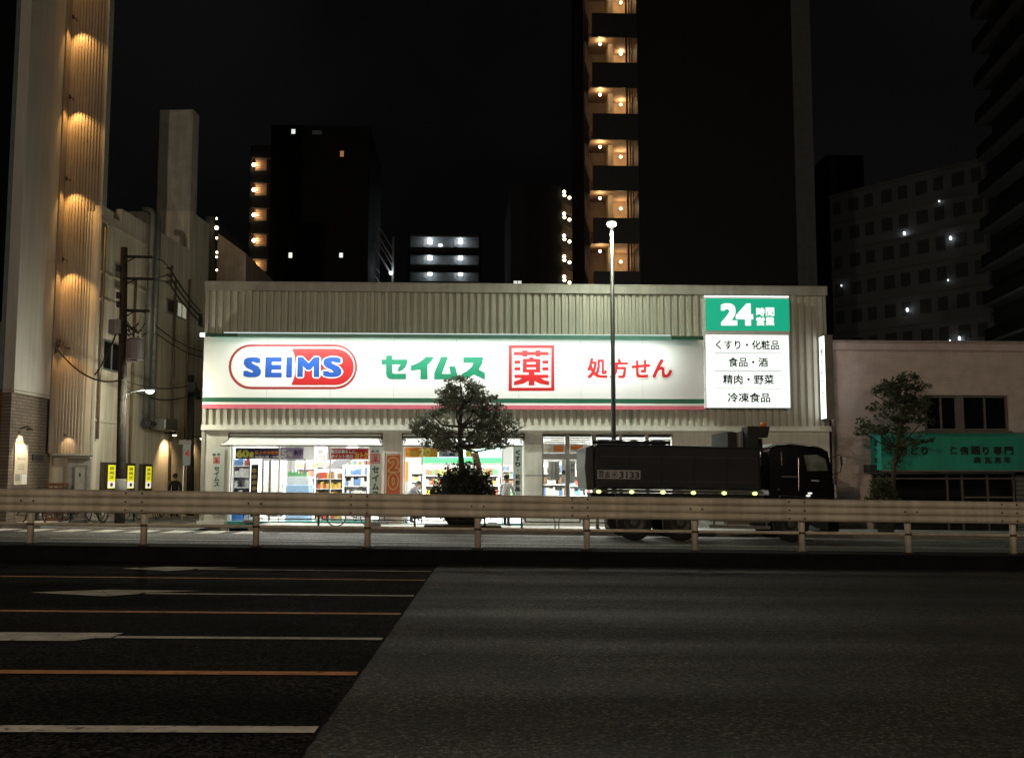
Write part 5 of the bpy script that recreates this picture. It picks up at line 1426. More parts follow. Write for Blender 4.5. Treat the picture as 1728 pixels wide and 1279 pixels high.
for i in range(4): mb.poly([(AX + 0.034, ya + W_ * 0.25, z0 + H * (0.5 - 0.04 * i)), (AX + 0.034, ya + W_ * 0.75, z0 + H * (0.5 - 0.04 * i)), (AX + 0.034, ya + W_ * 0.75, z0 + H * (0.51 - 0.04 * i)), (AX + 0.034, ya + W_ * 0.25, z0 + H * (0.51 - 0.04 * i))])
mb.build("lettering", m_brown_ink, nb)
MB().box(AX + 0.032, AX + 0.038, ya + W_ * 0.55, ya + W_ * 0.95, z0 + H * 0.02, z0 + H * 0.26).build("pinned_sheet", m_white, nb)
MB().box(AX + 0.032, AX + 0.037, ya + W_ * 0.1, ya + W_ * 0.45, z0 + H * 0.10, z0 + H * 0.27).build("pinned_photo", m_grey, nb)
pq_ = thing("wall_plaque", "small dark plaque on brown brick wall next to the entrance", "plaque", (AX, 34.0, 1.9))
sidebox(54, 767, 72, 777, 0.002, 0.03, "plate", m_dark, pq_)
# stacked crates and low planters by the entrance
m_crate = M("brown_plastic_crate", (0.20, 0.09, 0.05), 0.55)
for i in range(4):
    zc_ = zfl + 0.05 + 0.32 * i
    xc = at(98, 810, 34.2).x
    lab = ("brown crate at the bottom of the stack below the corrugated bay", "brown crate second from the ground in the entrance stack", "brown crate third from the ground in the entrance stack", "topmost brown crate of the stack at the warm-lit entrance")[i]
    t = thing("crate", lab, "crate", (xc, 34.2, zc_), "brown crates stacked at the entrance")
    mb = MB()
    mb.box(xc - 0.28, xc + 0.28, 34.0, 34.4, zc_, zc_ + 0.03)
    for (a, b, c, d) in ((xc - .28, xc + .28, 34.0, 34.02), (xc - .28, xc + .28, 34.38, 34.4), (xc - .28, xc - .26, 34.021, 34.379), (xc + .26, xc + .28, 34.021, 34.379)):
        mb.box(a, b, c, d, zc_ + 0.031, zc_ + 0.14).box(a, b, c, d, zc_ + 0.2, zc_ + 0.30)
    for xx in (xc - 0.26, xc - 0.08, xc + 0.08, xc + 0.24): mb.box(xx, xx + 0.03, 34.003, 34.018, zc_ + 0.14, zc_ + 0.2)
    mb.build("slatted_box", m_crate, t)

# ================================================================== white building along the side street
WX0 = at(163, 600, 35.0).x
WD = Vector((0.0958, 1.0, 0)).normalized(); WN = Vector((WD.y, -WD.x, 0))
WO = Vector((WX0, 35.0, 0))
WM = Matrix(((WD.x, -WN.x, 0, WO.x), (WD.y, -WN.y, 0, WO.y), (0, 0, 1, 0), (0, 0, 0, 1)))   # local x along the wall, local -y out of it
def wt(px, py=700):
    d = FW * F + RT * (px - CX) + UP * (CY - py)
    # CAM.xy + s*d.xy = WO + t*WD
    det = d.x * (-WD.y) + WD.x * d.y
    s_ = (WO.x * (-WD.y) + WD.x * WO.y) / det
    P = Vector((d.x * s_, d.y * s_, 0)); return (P - WO).dot(WD), CAM.z + d.z * s_
def wrect(px0, pyt, px1, pyb):
    a, b = wt(px0, (pyt + pyb) / 2)[0], wt(px1, (pyt + pyb) / 2)[0]
    m = (px0 + px1) / 2
    return a, b, wt(m, pyb)[1], wt(m, pyt)[1]
m_wb = M("stained_cream_render", (0.66, 0.60, 0.50), 0.8, var=0.08, scale=0.6, streak=0.28, bump=0.1)
zpar = wt(200, 358)[1]
t1 = wt(317, 500)[0]; t2 = wt(345, 500)[0]
wb = thing("white_building", "stained cream building with ducts, ledges and small windows along side street", "building", (WO.x, WO.y, -0.2))
L2 = t2 + 0.4
MB(WM).box(0, L2, 0, 9, -0.4, 10.8).box(0, wt(192, 360)[0], 0, 0.25, 10.801, wt(178, 350)[1]).box(wt(206, 360)[0], L2, 0, 0.25, 10.801, 11.3).build("wall", m_wb, wb)
MB(WM).box(t1, L2, 0.0, 5.6, 11.301, wt(330, 362)[1]).build("penthouse", m_wb, wb)
ts = wt(331, 300)[0]
zst = at(292, 196, 44).z
sx_ = at(265, 270, WO.y + WD.y * t1).x
wid = (WO.x + WD.x * t1) - sx_
MB(WM).box(t1 - 0.3 + 0.31, ts + 0.2, 0.02, wid, wt(330, 362)[1] + 0.001, zst).build("stair_tower", M("grey_render", (0.46, 0.44, 0.40), 0.8, streak=0.2), wb)
# ledges, pilaster lines and downpipes on the wall
for z in (wt(163, 362)[1] - 0.1, wt(160, 454)[1], wt(160, 500)[1], wt(160, 708)[1]):
    MB(WM).box(0.02, 4.0 if z > 4 else 2.4, -0.06, -0.001, z - 0.06, z + 0.02).build("ledge", m_wb, wb)
m_pipe = M("brown_downpipe", (0.14, 0.095, 0.06), 0.5)
for px in (165.5, 221, 313, 289):
    t_ = wt(px, 600)[0]
    MB(WM).tube([(t_, -0.09, wt(px, 812)[1] if px > 200 else 2.9), (t_, -0.09, wt(px, 375)[1] if px < 200 else wt(px, 470)[1])], 0.05, 8).build("downpipe", m_pipe, wb, smooth=True)
# big twin exhaust ducts with elbow and fan box
m_duct = M("galvanised_duct", (0.17, 0.165, 0.155), 0.45, metal=0.3, var=0.2, scale=1.5, streak=0.2)
for i, px in enumerate((239, 249)):
    tc_ = wt(px, 600)[0]; r_ = 0.12
    z0, z1 = wt(250, 722)[1], wt(252, 364)[1]
    d_ = MB(WM).tube([(tc_, -r_ - 0.12, z0), (tc_, -r_ - 0.12, z1), (tc_, -r_ - 0.06, z1 + 0.12), (tc_, 0.12, z1 + 0.2)], r_, 14).build("exhaust_duct", m_duct, wb, smooth=True)
    for k in range(8):
        z = z0 + (z1 - z0) * (k + 0.5) / 8; MB(WM).ring((tc_, -r_ - 0.12, z), (0, 0, 1), r_ + 0.005, 0.02, 16, 4).build("duct_band", m_duct, d_)
a, b, z0, z1 = wrect(250, 706, 272, 727)
MB(WM).box(a, b, -0.7, -0.02, z0, z1).build("fan_box", m_duct, wb, bevel=0.08)
a, b, z0, z1 = wrect(233, 707, 243, 722)
MB(WM).tube([(a, -0.3, (z0 + z1) / 2), (b + 0.2, -0.3, (z0 + z1) / 2)], 0.10, 10).ring((a, -0.3, (z0 + z1) / 2), (1, 0, 0), 0.16, 0.05, 12, 6).build("fan_motor", m_dark, wb)
# windows
def wwin(px0, pyt, px1, pyb, mat, name="window", bars=1):
    a, b, z0, z1 = wrect(px0, pyt, px1, pyb)
    fr = MB(WM).box(a - 0.05, b + 0.05, -0.05, -0.001, z0 - 0.06, z0).box(a - 0.05, b + 0.05, -0.05, -0.001, z1, z1 + 0.05).box(a - 0.05, a, -0.05, -0.001, z0, z1).box(b, b + 0.05, -0.05, -0.001, z0, z1)
    for k in range(bars):
        m = a + (b - a) * (k + 1) / (bars + 1); fr.box(m - 0.03, m + 0.03, -0.045, -0.021, z0, z1)
    o = fr.build(name, m_steel, wb)
    MB(WM).box(a + 0.001, b - 0.001, -0.02, -0.002, z0 + 0.001, z1 - 0.001).build("pane", mat, o)
wwin(173, 579, 201, 624, m_darkglass)
wwin(192, 446, 204, 486, M("grey_louvre", (0.16, 0.15, 0.13), 0.6), "louvre_window", 0)
wwin(281, 508, 296, 527, M("brown_glass", (0.06, 0.045, 0.035), 0.3), "small_window", 0)
wwin(298, 513, 313, 536, E("faint_lit_pane", (0.75, 0.72, 0.55), 0.35, 0.3), "small_window", 1)
wwin(333, 530, 342, 550, M("brown_glass_b", (0.06, 0.045, 0.035), 0.3), "small_window", 0)
# wall spotlights
for px, py, pw in ((276, 733, 160), (323.5, 739, 40)):
    t_, z_ = wt(px, py)
    P = WM @ Vector((t_, -0.45, z_))
    f = MB(WM).tube([(t_, -0.02, z_ + 0.05), (t_, -0.4, z_ + 0.06)], 0.025, 6).tube([(t_, -0.45, z_ + 0.10), (t_, -0.45, z_ - 0.02)], [0.05, 0.10], 10).build("wall_spotlight", m_dark, wb)
    MB(WM).sphere((t_, -0.45, z_ - 0.02), 0.085, 10, 6, (1, 1, 0.6)).build("lit_lens", E("warm_spot_glow_%d" % px, (1.0, 0.85, 0.6), 8.0), f)
    light("spotlight_light", 'SPOT', P - Vector((0, 0, 0.1)), pw, (1.0, 0.68, 0.34), wb, size=0.04, angle=R(115), blend=0.8, aim=(-0.35, 0.25, -1))
# three yellow poster cases on the wall
m_pframe = M("dark_poster_frame", (0.05, 0.04, 0.03), 0.5)
m_pyel = E("poster_yellow_glow", (0.85, 0.80, 0.02), 0.85, 0.5)
m_pink_ = M("poster_ink", (0.25, 0.22, 0.02), 0.6); m_pw = E("poster_white_glow", (0.95, 0.9, 0.75), 0.85, 0.5); m_pbr = M("poster_brown", (0.35, 0.15, 0.08), 0.6)
for i, (px0, px1, lab) in enumerate(((168, 189, "glowing yellow poster case nearest the corrugated bay"), (202, 221, "glowing yellow poster case directly behind the utility pole"), (234, 250, "glowing yellow poster case farthest along the cream wall"))):
    a, b, z0, z1 = wrect(px0, 780 + i * 1.5, px1, 824)
    P = WM @ Vector(((a + b) / 2, 0, z0))
    t = thing("poster_case", lab, "poster case", tuple(P), "lit poster cases on the cream wall")
    z1 = z0 + 1.02 if False else z1
    MB(WM).box(a, b, -0.16, -0.01, z0 - 0.1, z1).build("case", m_pframe, t)
    A, B = a + (b - a) * 0.30, b - (b - a) * 0.10
    Z0, Z1 = z0, z1 - 0.09
    MB(WM).poly([(A, -0.163, Z0), (B, -0.163, Z0), (B, -0.163, Z1), (A, -0.163, Z1)]).build("poster", m_pyel, t)
    MB(WM).poly([(A + 0.01, -0.166, Z0 + 0.02), (B - 0.01, -0.166, Z0 + 0.02), (B - 0.01, -0.166, Z0 + (Z1 - Z0) * 0.3), (A + 0.01, -0.166, Z0 + (Z1 - Z0) * 0.3)]).build("food_picture", m_pw, t)
    mb = MB(WM)
    for k, ch in enumerate("焼肉店"):
        zz_ = Z0 + (Z1 - Z0) * (0.78 - 0.19 * k)
        mb.text(ch, (A + (B - A) * 0.2, -0.168, zz_), ((B - A) * 0.6, 0, 0), (0, 0, (Z1 - Z0) * 0.15), 0.02)
    mb.build("lettering", m_pink_, t)
    MB(WM).sphere(((A + B) / 2, -0.172, Z0 + (Z1 - Z0) * 0.16), 0.09, 10, 6, (1.3, 0.05, 0.8)).build("dish_picture", m_pbr, t)

# ---------------------------------------------------------------- utility poles
m_conc = M("dark_weathered_pole", (0.035, 0.03, 0.026), 0.9, spec=0.15, var=0.3, scale=6, bump=0.3)
m_trf = M("mauve_grey_transformer", (0.20, 0.165, 0.17), 0.5)
PY = 33.6
pb = at(203, 850, PY); pt_ = at(209.5, 418, PY)
up1 = thing("utility_pole", "dark utility pole with transformer, crossarms and lamp arm before cream building", "utility pole", (pb.x, PY, -0.05))
MB().tube([(pb.x, PY, -0.1), (pb.x * 0.99 + pt_.x * 0.01, PY, 1.2), (pt_.x, PY, pt_.z)], [0.165, 0.155, 0.11], 14).build("pole", m_conc, up1, smooth=True)
MB().tube([(pb.x, PY, 0.7), (pb.x, PY, 1.55)], 0.178, 14).build("base_wrap", M("grey_wrap", (0.2, 0.2, 0.19), 0.7), up1, smooth=True)
mb = MB()
for py, px1, dy in ((433, 256, 0.9), (470, 258, 1.0), (524, 252, 0.5)):
    a = at(209, py, PY - 0.14); b = at(px1, py + 1, PY + dy)
    mb.tube([tuple(a), tuple(b)], 0.05, 6)
    c = at(212, py + 10, PY - 0.14); mb.tube([tuple(c), tuple(a.lerp(b, 0.45))], 0.022, 6)
mb.build("crossarm", m_conc, up1)
c = at(227, 592, PY - 0.1)
tr1 = MB().tube([(c.x, c.y, at(227, 607, PY).z), (c.x, c.y, at(227, 575, PY).z)], 0.27, 18).build("transformer", m_trf, up1, smooth=False)
MB().tube([(c.x, c.y, at(227, 575, PY).z + 0.002), (c.x, c.y, at(227, 572, PY).z)], [0.29, 0.2], 18).tube([(c.x - 0.25, c.y, at(227, 610, PY).z), (c.x + 0.1, c.y, at(227, 610, PY).z)], 0.05, 6).build("transformer_lid", m_trf, tr1)
mb = MB()
for dx in (-0.12, 0.02, 0.16): mb.tube([(c.x + dx, c.y, at(227, 573, PY).z), (c.x + dx, c.y, at(227, 563, PY).z)], [0.05, 0.03], 8)
mb.build("bushing", m_white, tr1)
mb = MB()
g_ = random.Random(4)
for i in range(10):
    a = at(208 + g_.uniform(-3, 8), g_.uniform(540, 570), PY - 0.2); b = at(g_.uniform(222, 252), g_.uniform(540, 566), PY + g_.uniform(-0.2, 0.5))
    m_ = a.lerp(b, 0.5) - Vector((0, 0, g_.uniform(0.1, 0.3)))
    mb.tube([tuple(a), tuple(a.lerp(m_, 0.6) - Vector((0, 0, 0.05))), tuple(m_), tuple(b.lerp(m_, 0.5) - Vector((0, 0, 0.05))), tuple(b)], 0.018, 5)
for py in (455, 500, 515, 545): mb.box(at(203, py, PY).x - 0.06, at(203, py, PY).x + 0.06, PY - 0.22, PY - 0.05, at(203, py, PY).z - 0.1, at(203, py, PY).z + 0.1)
mb.build("cable_loops", m_black, up1)
p = at(193, 552, PY - 0.1); MB().box(p.x - 0.15, p.x + 0.12, p.y - 0.15, p.y + 0.15, p.z - 0.25, p.z + 0.25).build("switch_box", m_trf, up1, bevel=0.03)
p = at(199, 550, PY - 0.2); MB().box(p.x - 0.08, p.x + 0.10, p.y - 0.1, p.y + 0.02, p.z - 0.26, p.z + 0.2).build("pale_plate", m_grey, up1)
# insulators where the cables leave
mb = MB()
ins = [at(286, 452, PY + 1.6), at(285, 464, PY + 1.5), at(284, 476, PY + 1.4)]
for v in ins: mb.tube([tuple(v - Vector((0.12, 0, 0))), tuple(v + Vector((0.1, 0, 0)))], [0.02, 0.11], 8)
mb.tube([tuple(at(256, 434, PY + 0.9)), tuple(at(274, 440, PY + 1.3)), tuple(ins[0])], 0.02, 5).tube([tuple(at(258, 471, PY + 1.0)), tuple(ins[2])], 0.02, 5).tube([tuple(at(258, 471, PY + 1.0)), tuple(ins[1])], 0.02, 5)
mb.build("insulator", m_dark, up1)
# lamp on its curved arm
a = at(209, 672, PY - 0.16)
arm = [at(211, 676, PY - 0.16), at(213, 665, PY - 0.25), at(224, 661, PY - 0.3), at(238, 658, PY - 0.3), at(248, 657.5, PY - 0.3)]
MB().tube([tuple(v) for v in arm], 0.022, 8).build("lamp_arm", m_steel, up1, smooth=True)
c = at(253, 660.5, PY - 0.3)
hd = MB().sphere((c.x, c.y, c.z + 0.05), 0.15, 12, 6, (1.2, 0.8, 0.45)).build("lamp_head", m_steel, up1, smooth=True)
MB().sphere((c.x, c.y, c.z), 0.12, 12, 6, (1.1, 0.8, 0.6)).build("lit_bowl", E("pole_lamp_glow", (1.0, 1.0, 0.75), 14.0), hd, smooth=True)
light("pole_lamp_light", 'POINT', (c.x, c.y, c.z - 0.16), P_POLE, (1.0, 0.98, 0.76), up1, size=0.1)
# second, shorter pole by the shop corner
Y2 = 41.5
p0, p1 = at(321.5, 850, Y2), at(322.5, 633, Y2)
up2 = thing("utility_pole", "shorter utility pole wrapped in cables standing close to the shop corner", "utility pole", (p0.x, Y2, -0.1))
MB().tube([(p0.x, Y2, -0.1), (p1.x, Y2, p1.z)], [0.15, 0.12], 12).build("pole", m_conc, up2, smooth=True)
mb = MB(); g_ = random.Random(9)
for i in range(9):
    a = at(g_.uniform(320, 326), g_.uniform(640, 665), Y2 - 0.2); b = at(g_.uniform(330, 343), g_.uniform(662, 676), Y2 - 0.4)
    mb.tube([tuple(a), tuple(a.lerp(b, 0.5) - Vector((0, 0, g_.uniform(-0.1, 0.15)))), tuple(b)], g_.uniform(0.02, 0.05), 5)
mb.box(p1.x - 0.03, p1.x + 0.28, Y2 - 0.35, Y2 - 0.13, at(322, 662, Y2).z, at(322, 646, Y2).z)
mb.build("cable_loops", m_black, up2)
# street sign on its own white post
YS = 38.5
x = at(309.5, 800, YS).x
ss = thing("street_sign", "street sign panel with red mark on slim white post in the side street", "street sign", (x, YS, -0.014 * x - 0.12))
MB().tube([(x, YS, -0.014 * x - 0.12), (x, YS, at(309, 742, YS).z)], 0.03, 10).build("post", m_white, ss, smooth=True)
x0, x1, z0, z1 = rect(309, 750, 322, 785, YS)
pn = MB().box(x0, x1, YS - 0.05, YS - 0.032, z0, z1).build("panel", M("grey_blue_panel", (0.22, 0.25, 0.27), 0.5), ss)
m_ = (x0 + x1) / 2
MB().poly([(m_ - 0.08, YS - 0.054, z0 + (z1 - z0) * 0.55), (m_ + 0.08, YS - 0.054, z0 + (z1 - z0) * 0.40), (m_ + 0.08, YS - 0.054, z0 + (z1 - z0) * 0.78)]).build("red_mark", m_sred, pn)
MB().box(x0 - 0.16, x1 + 0.02, YS - 0.06, YS + 0.02, z1 + 0.002, z1 + 0.16).build("name_plate", m_trf, ss)
# cables
m_cab = M("black_cable", (0.01, 0.01, 0.01), 0.6)
def cable(a, b, sag, label, r=0.018, n=14):
    a, b = Vector(a), Vector(b); pts = []
    for i in range(n + 1):
        u = i / n; p = a.lerp(b, u); p.z -= sag * 4 * u * (1 - u); pts.append(tuple(p))
    tag(MB().tube(pts, r, 6).build("power_cable", m_cab, smooth=True, loc=tuple(a)), label, "cable", "overhead cables")
far_p = at(345, 512, 47.0)
for i, (v, pe) in enumerate(((ins[0], (346, 512)), (ins[1], (346, 520)), (ins[2], (346, 530)))):
    e_ = at(pe[0], pe[1], 46.5)
    e_ = e_ + (e_ - v) * 0.9
    cable(v, e_, 0.55, ("topmost cable running from the insulators towards the shop", "middle cable running from the insulators towards the shop", "lowest thick cable running from the insulators towards the shop")[i], 0.03)
v1, v2 = at(262, 549, PY + 1.0), at(262, 561, PY + 1.0)
cable(v1, at(352, 594, 47.0), 0.2, "upper of two thin cables crossing below the lit window", 0.022)
cable(v2, at(352, 604, 47.0), 0.2, "lower of two thin cables crossing below the lit window", 0.022)
v = at(90, 580, 34.4)
cable(v, at(209, 640, PY - 0.15), 0.5, "cable drooping from the corrugated bay to the utility pole", 0.03)
cable(at(209, 642, PY), at(322, 650, Y2 - 0.1), 0.2, "cable strung between the two utility poles above the lamp", 0.02)
cable(at(209, 650, PY), at(324, 665, Y2 - 0.1), 0.35, "slack cable strung between the two utility poles by the lamp", 0.025)
cable(at(197, 560, PY - 0.2), at(160, 632, 34.6), 0.15, "cable dropping from the switch box to the corrugated bay corner", 0.03)
# bracket bundle on the bay
p = at(92, 582, 34.7)
mb = MB(); g_ = random.Random(8)
for i in range(8): mb.tube([(p.x + g_.uniform(-.1, .3), 34.8, p.z + g_.uniform(0.05, .25)), (p.x + g_.uniform(-.1, .3), 34.75, p.z - g_.uniform(0.0, .3))], 0.018, 5)
mb.tube([(p.x - 0.25, 34.85, p.z + 0.1), (p.x + 0.5, 34.7, p.z - 0.1)], 0.04, 6)
tag(mb.build("cable_bracket", m_black, loc=(p.x, 34.8, p.z)), "tangled cable bracket fixed to the corrugated bay's lower part", "cable bracket")

# bicycles along the cream wall and before the brick wall
m_bred = M("dull_red_frame", (0.16, 0.03, 0.02), 0.5); m_bsil = M("silver_frame", (0.4, 0.4, 0.4), 0.4, metal=0.5)
def bz(x): return -0.014 * x - 0.09
for i, (px, yy_, rz, lab) in enumerate(((58, 32.6, 0.25, "bicycle at the brick building's corner, half behind the first post"), (88, 33.0, 2.7, "black bicycle leaning near the brown brick wall's far end"), (132, 34.4, 0.5, "bicycle before the grey tiled wall with steel door"), (160, 34.6, 2.4, "bicycle between the steel door and yellow poster cases"),
                                       (192, 35.6, 1.2, "bicycle below the utility pole beside the nearest poster case"), (226, 36.2, 1.9, "bicycle under the middle poster case"), (250, 37.2, 1.3, "bicycle under the farthest poster case"), (268, 38.6, 1.7, "bicycle under the warm wall spotlight"), (284, 40.2, 1.4, "bicycle farthest down the cream wall"))):
    x = at(px, 870, yy_).x
    dup(bike, (x, yy_, bz(x)), lab, rz)
# ================================================================== pink tiled building east of the shop
PYB = 34.9
m_pink = BRICK("pinkish_tiles", (0.58, 0.46, 0.42), (0.55, 0.435, 0.395), (0.47, 0.375, 0.34), 0.30, 0.10, 0.006, rough=0.55)
qx0, qx1 = at(1408, 700, PYB).x, 34.0
qzt = at(1560, 579, PYB).z
pk = thing("pink_building", "low flat-roofed building with pinkish tiles and dark windows over a teal awning", "building", ((qx0 + qx1) / 2, PYB, -0.4))
ux0, ux1, uz0, uz1 = rect(1560, 667, 1702, 727, PYB)
lz1 = at(1600, 800, PYB).z
lx0_ = at(1472, 840, PYB).x
mb = MB()
mb.box(qx0, ux0, PYB, PYB + 0.3, lz1, qzt).box(ux1, qx1, PYB, PYB + 0.3, lz1, qzt).box(ux0, ux1, PYB, PYB + 0.3, uz1, qzt).box(ux0, ux1, PYB, PYB + 0.3, lz1, uz0)
mb.box(qx0, lx0_, PYB, PYB + 0.3, -0.5, lz1 - 0.0005)
mb.build("tiled_wall", m_pink, pk)
MB().box(qx0 + 0.05, qx1, PYB + 0.5, PYB + 11, -0.5, qzt - 0.05).build("core_wall", m_dark, pk)
MB().box(qx0 - 0.03, qx1, PYB - 0.06, PYB + 0.35, qzt, qzt + 0.08).box(qx0, qx1, PYB - 0.03, PYB - 0.002, at(1560, 592, PYB).z - 0.02, at(1560, 592, PYB).z + 0.02).build("parapet_coping", M("pink_coping", (0.34, 0.27, 0.25), 0.6), pk)
# upper windows
m_alu = M("dull_window_aluminium", (0.16, 0.13, 0.12), 0.5)
for (a, b) in ((1562, 1616), (1625, 1701)):
    x0, x1, z0, z1 = rect(a, 668, b, 726, PYB)
    mb = MB().box(x0, x1, PYB + 0.04, PYB + 0.12, z0, z0 + 0.06).box(x0, x1, PYB + 0.04, PYB + 0.12, z1 - 0.06, z1).box(x0, x0 + 0.06, PYB + 0.04, PYB + 0.12, z0 + 0.06, z1 - 0.06).box(x1 - 0.06, x1, PYB + 0.04, PYB + 0.12, z0 + 0.06, z1 - 0.06)
    m_ = (x0 + x1) / 2; mb.box(m_ - 0.025, m_ + 0.025, PYB + 0.035, PYB + 0.12, z0 + 0.06, z1 - 0.06)
    w_ = mb.build("window", m_alu, pk)
    MB().poly([(x0 + 0.06, PYB + 0.09, z0 + 0.06), (x1 - 0.06, PYB + 0.09, z0 + 0.06), (x1 - 0.06, PYB + 0.09, z1 - 0.06), (x0 + 0.06, PYB + 0.09, z1 - 0.06)]).build("pane", m_darkglass, w_)
xm0, xm1 = at(1616, 700, PYB).x, at(1625, 700, PYB).x
MB().box(xm0 + 0.001, xm1 - 0.001, PYB + 0.02, PYB + 0.14, uz0, uz1).build("window_pier", m_alu, pk)
MB().box(ux0 - 0.05, ux1 + 0.08, PYB - 0.07, PYB + 0.02, uz0 - 0.07, uz0 - 0.001).build("window_sill", m_alu, pk)
# dark shop front below the awning
sfm = MB()
for px in (1474, 1600, 1625, 1668, 1712):
    xx = at(px, 830, PYB).x; sfm.box(xx - 0.03, xx + 0.03, PYB + 0.03, PYB + 0.15, -0.5, lz1)
sfm.box(lx0_, qx1, PYB + 0.03, PYB + 0.15, at(1650, 806, PYB).z - 0.05, at(1650, 806, PYB).z)
sfm.box(at(1625, 830, PYB).x, at(1712, 830, PYB).x, PYB + 0.02, PYB + 0.16, at(1650, 839, PYB).z - 0.03, at(1650, 839, PYB).z + 0.03)
sfm.build("shopfront_frame", m_alu, pk)
MB().poly([(lx0_, PYB + 0.1, -0.5), (qx1, PYB + 0.1, -0.5), (qx1, PYB + 0.1, lz1), (lx0_, PYB + 0.1, lz1)]).build("shopfront_glass", m_darkglass, pk)
mb = MB(); xx = at(1714, 830, PYB).x
for k in range(14): mb.box(xx + 0.02, xx + 3, PYB + 0.0, PYB + 0.05, -0.3 + 0.16 * k, -0.3 + 0.16 * k + 0.14)
mb.build("roller_shutter", M("grey_shutter", (0.14, 0.14, 0.14), 0.5), pk)
MB().box(at(1467, 790, PYB - 0.5).x, at(1484, 790, PYB - 0.5).x, PYB - 0.5, PYB - 0.01, at(1470, 797, PYB - 0.5).z, at(1470, 784, PYB - 0.5).z).build("unlit_sign_box", m_dark, pk)
# teal awning
ay = PYB - 0.9
x0 = at(1487, 760, ay).x; x1 = 22.0
zt_, zm_, zb_ = at(1600, 731, PYB).z, at(1600, 737, ay).z, at(1600, 793, ay).z
aw = thing("teal_awning", "long teal shop awning with dark brush lettering on the pink building", "awning", (x0, PYB - 0.5, zb_))
m_teal2 = M("teal_awning_canvas", (0.02, 0.36, 0.26), 0.6, var=0.1, scale=1.0, streak=0.12)
MB().poly([(x0, ay, zb_), (x1, ay, zb_), (x1, ay, zm_), (x0, ay, zm_)]).poly([(x0, ay, zm_), (x1, ay, zm_), (x1, PYB - 0.01, zt_), (x0, PYB - 0.01, zt_)]).poly([(x0, PYB - 0.01, zb_), (x0, ay, zb_), (x0, ay, zm_), (x0, PYB - 0.01, zt_)]).build("canvas", m_teal2, aw)
MB().box(x0, x1, ay - 0.02, ay + 0.02, zb_ - 0.05, zb_ - 0.002).box(x0, x1, PYB - 0.05, PYB - 0.012, zt_ + 0.002, zt_ + 0.04).build("edge_bar", m_frame, aw)
mb = MB(); yl = ay - 0.006
for ch, a, b, c, d in (("お", 1516, 754, 1532, 768), ("ど", 1537, 754, 1550, 767), ("り", 1555, 754, 1566, 767.5), ("仁", 1603, 753, 1615, 767), ("侑", 1620, 753, 1635, 767.5), ("踊", 1638, 752.5, 1654, 767.5), ("り", 1658, 754, 1669, 767.5), ("専", 1676, 753, 1691, 768), ("門", 1695, 753.5, 1710, 767.5),
                       ("森", 1643, 770.5, 1656, 781.5), ("瓦", 1661, 771.5, 1674, 782), ("亮", 1678, 771, 1690, 782), ("年", 1694, 770.5, 1706, 782)):
    mb.ptext(ch, a, b, c, d, yl, 0.045)
for i, ch in enumerate("踊り専"):
    mb.text(ch, (x0 - 0.005, PYB - 0.32, zb_ + 0.82 - 0.30 * i), (0, -0.28, 0), (0, 0, 0.22), 0.03)
mb.build("brush_lettering", M("black_brush_paint", (0.006, 0.012, 0.010), 0.6), aw)

# ================================================================== buildings behind
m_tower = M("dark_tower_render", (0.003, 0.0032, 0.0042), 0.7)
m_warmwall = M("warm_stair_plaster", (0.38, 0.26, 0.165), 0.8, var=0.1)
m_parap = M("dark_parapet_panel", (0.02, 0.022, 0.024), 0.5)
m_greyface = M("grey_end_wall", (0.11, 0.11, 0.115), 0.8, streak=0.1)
m_bulb = E("warm_bulb_glow", (1.0, 0.80, 0.48), 12.0)
TY_ = 58.0
tw = thing("apartment_tower", "tall dark apartment tower with warm-lit stair landings and grey end wall", "building", (at(1180, 480, TY_).x, TY_, 0))
a0, a1, a2, a3 = at(997, 240, TY_).x, at(1078, 240, TY_).x, at(1340, 240, TY_).x, at(1372, 240, TY_).x
ZT2 = 36.0
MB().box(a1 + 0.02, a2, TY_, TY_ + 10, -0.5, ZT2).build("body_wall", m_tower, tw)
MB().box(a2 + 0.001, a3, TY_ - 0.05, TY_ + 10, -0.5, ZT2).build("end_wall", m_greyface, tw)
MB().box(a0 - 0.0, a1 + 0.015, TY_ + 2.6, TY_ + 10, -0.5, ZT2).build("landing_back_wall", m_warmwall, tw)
MB().box(a0 - 0.31, a0 - 0.0, TY_ + 0.9, TY_ + 2.599, -0.5, ZT2).build("side_wall", m_tower, tw)
MB().box(a0 - 0.06, a0 - 0.002, TY_ + 2.6, TY_ + 10, -0.5, ZT2).build("flank_wall", m_tower, tw)
levels = [(-118, -64), (-30, 23), (63, 106), (148, 192), (236, 280), (322, 368), (411, 458)]
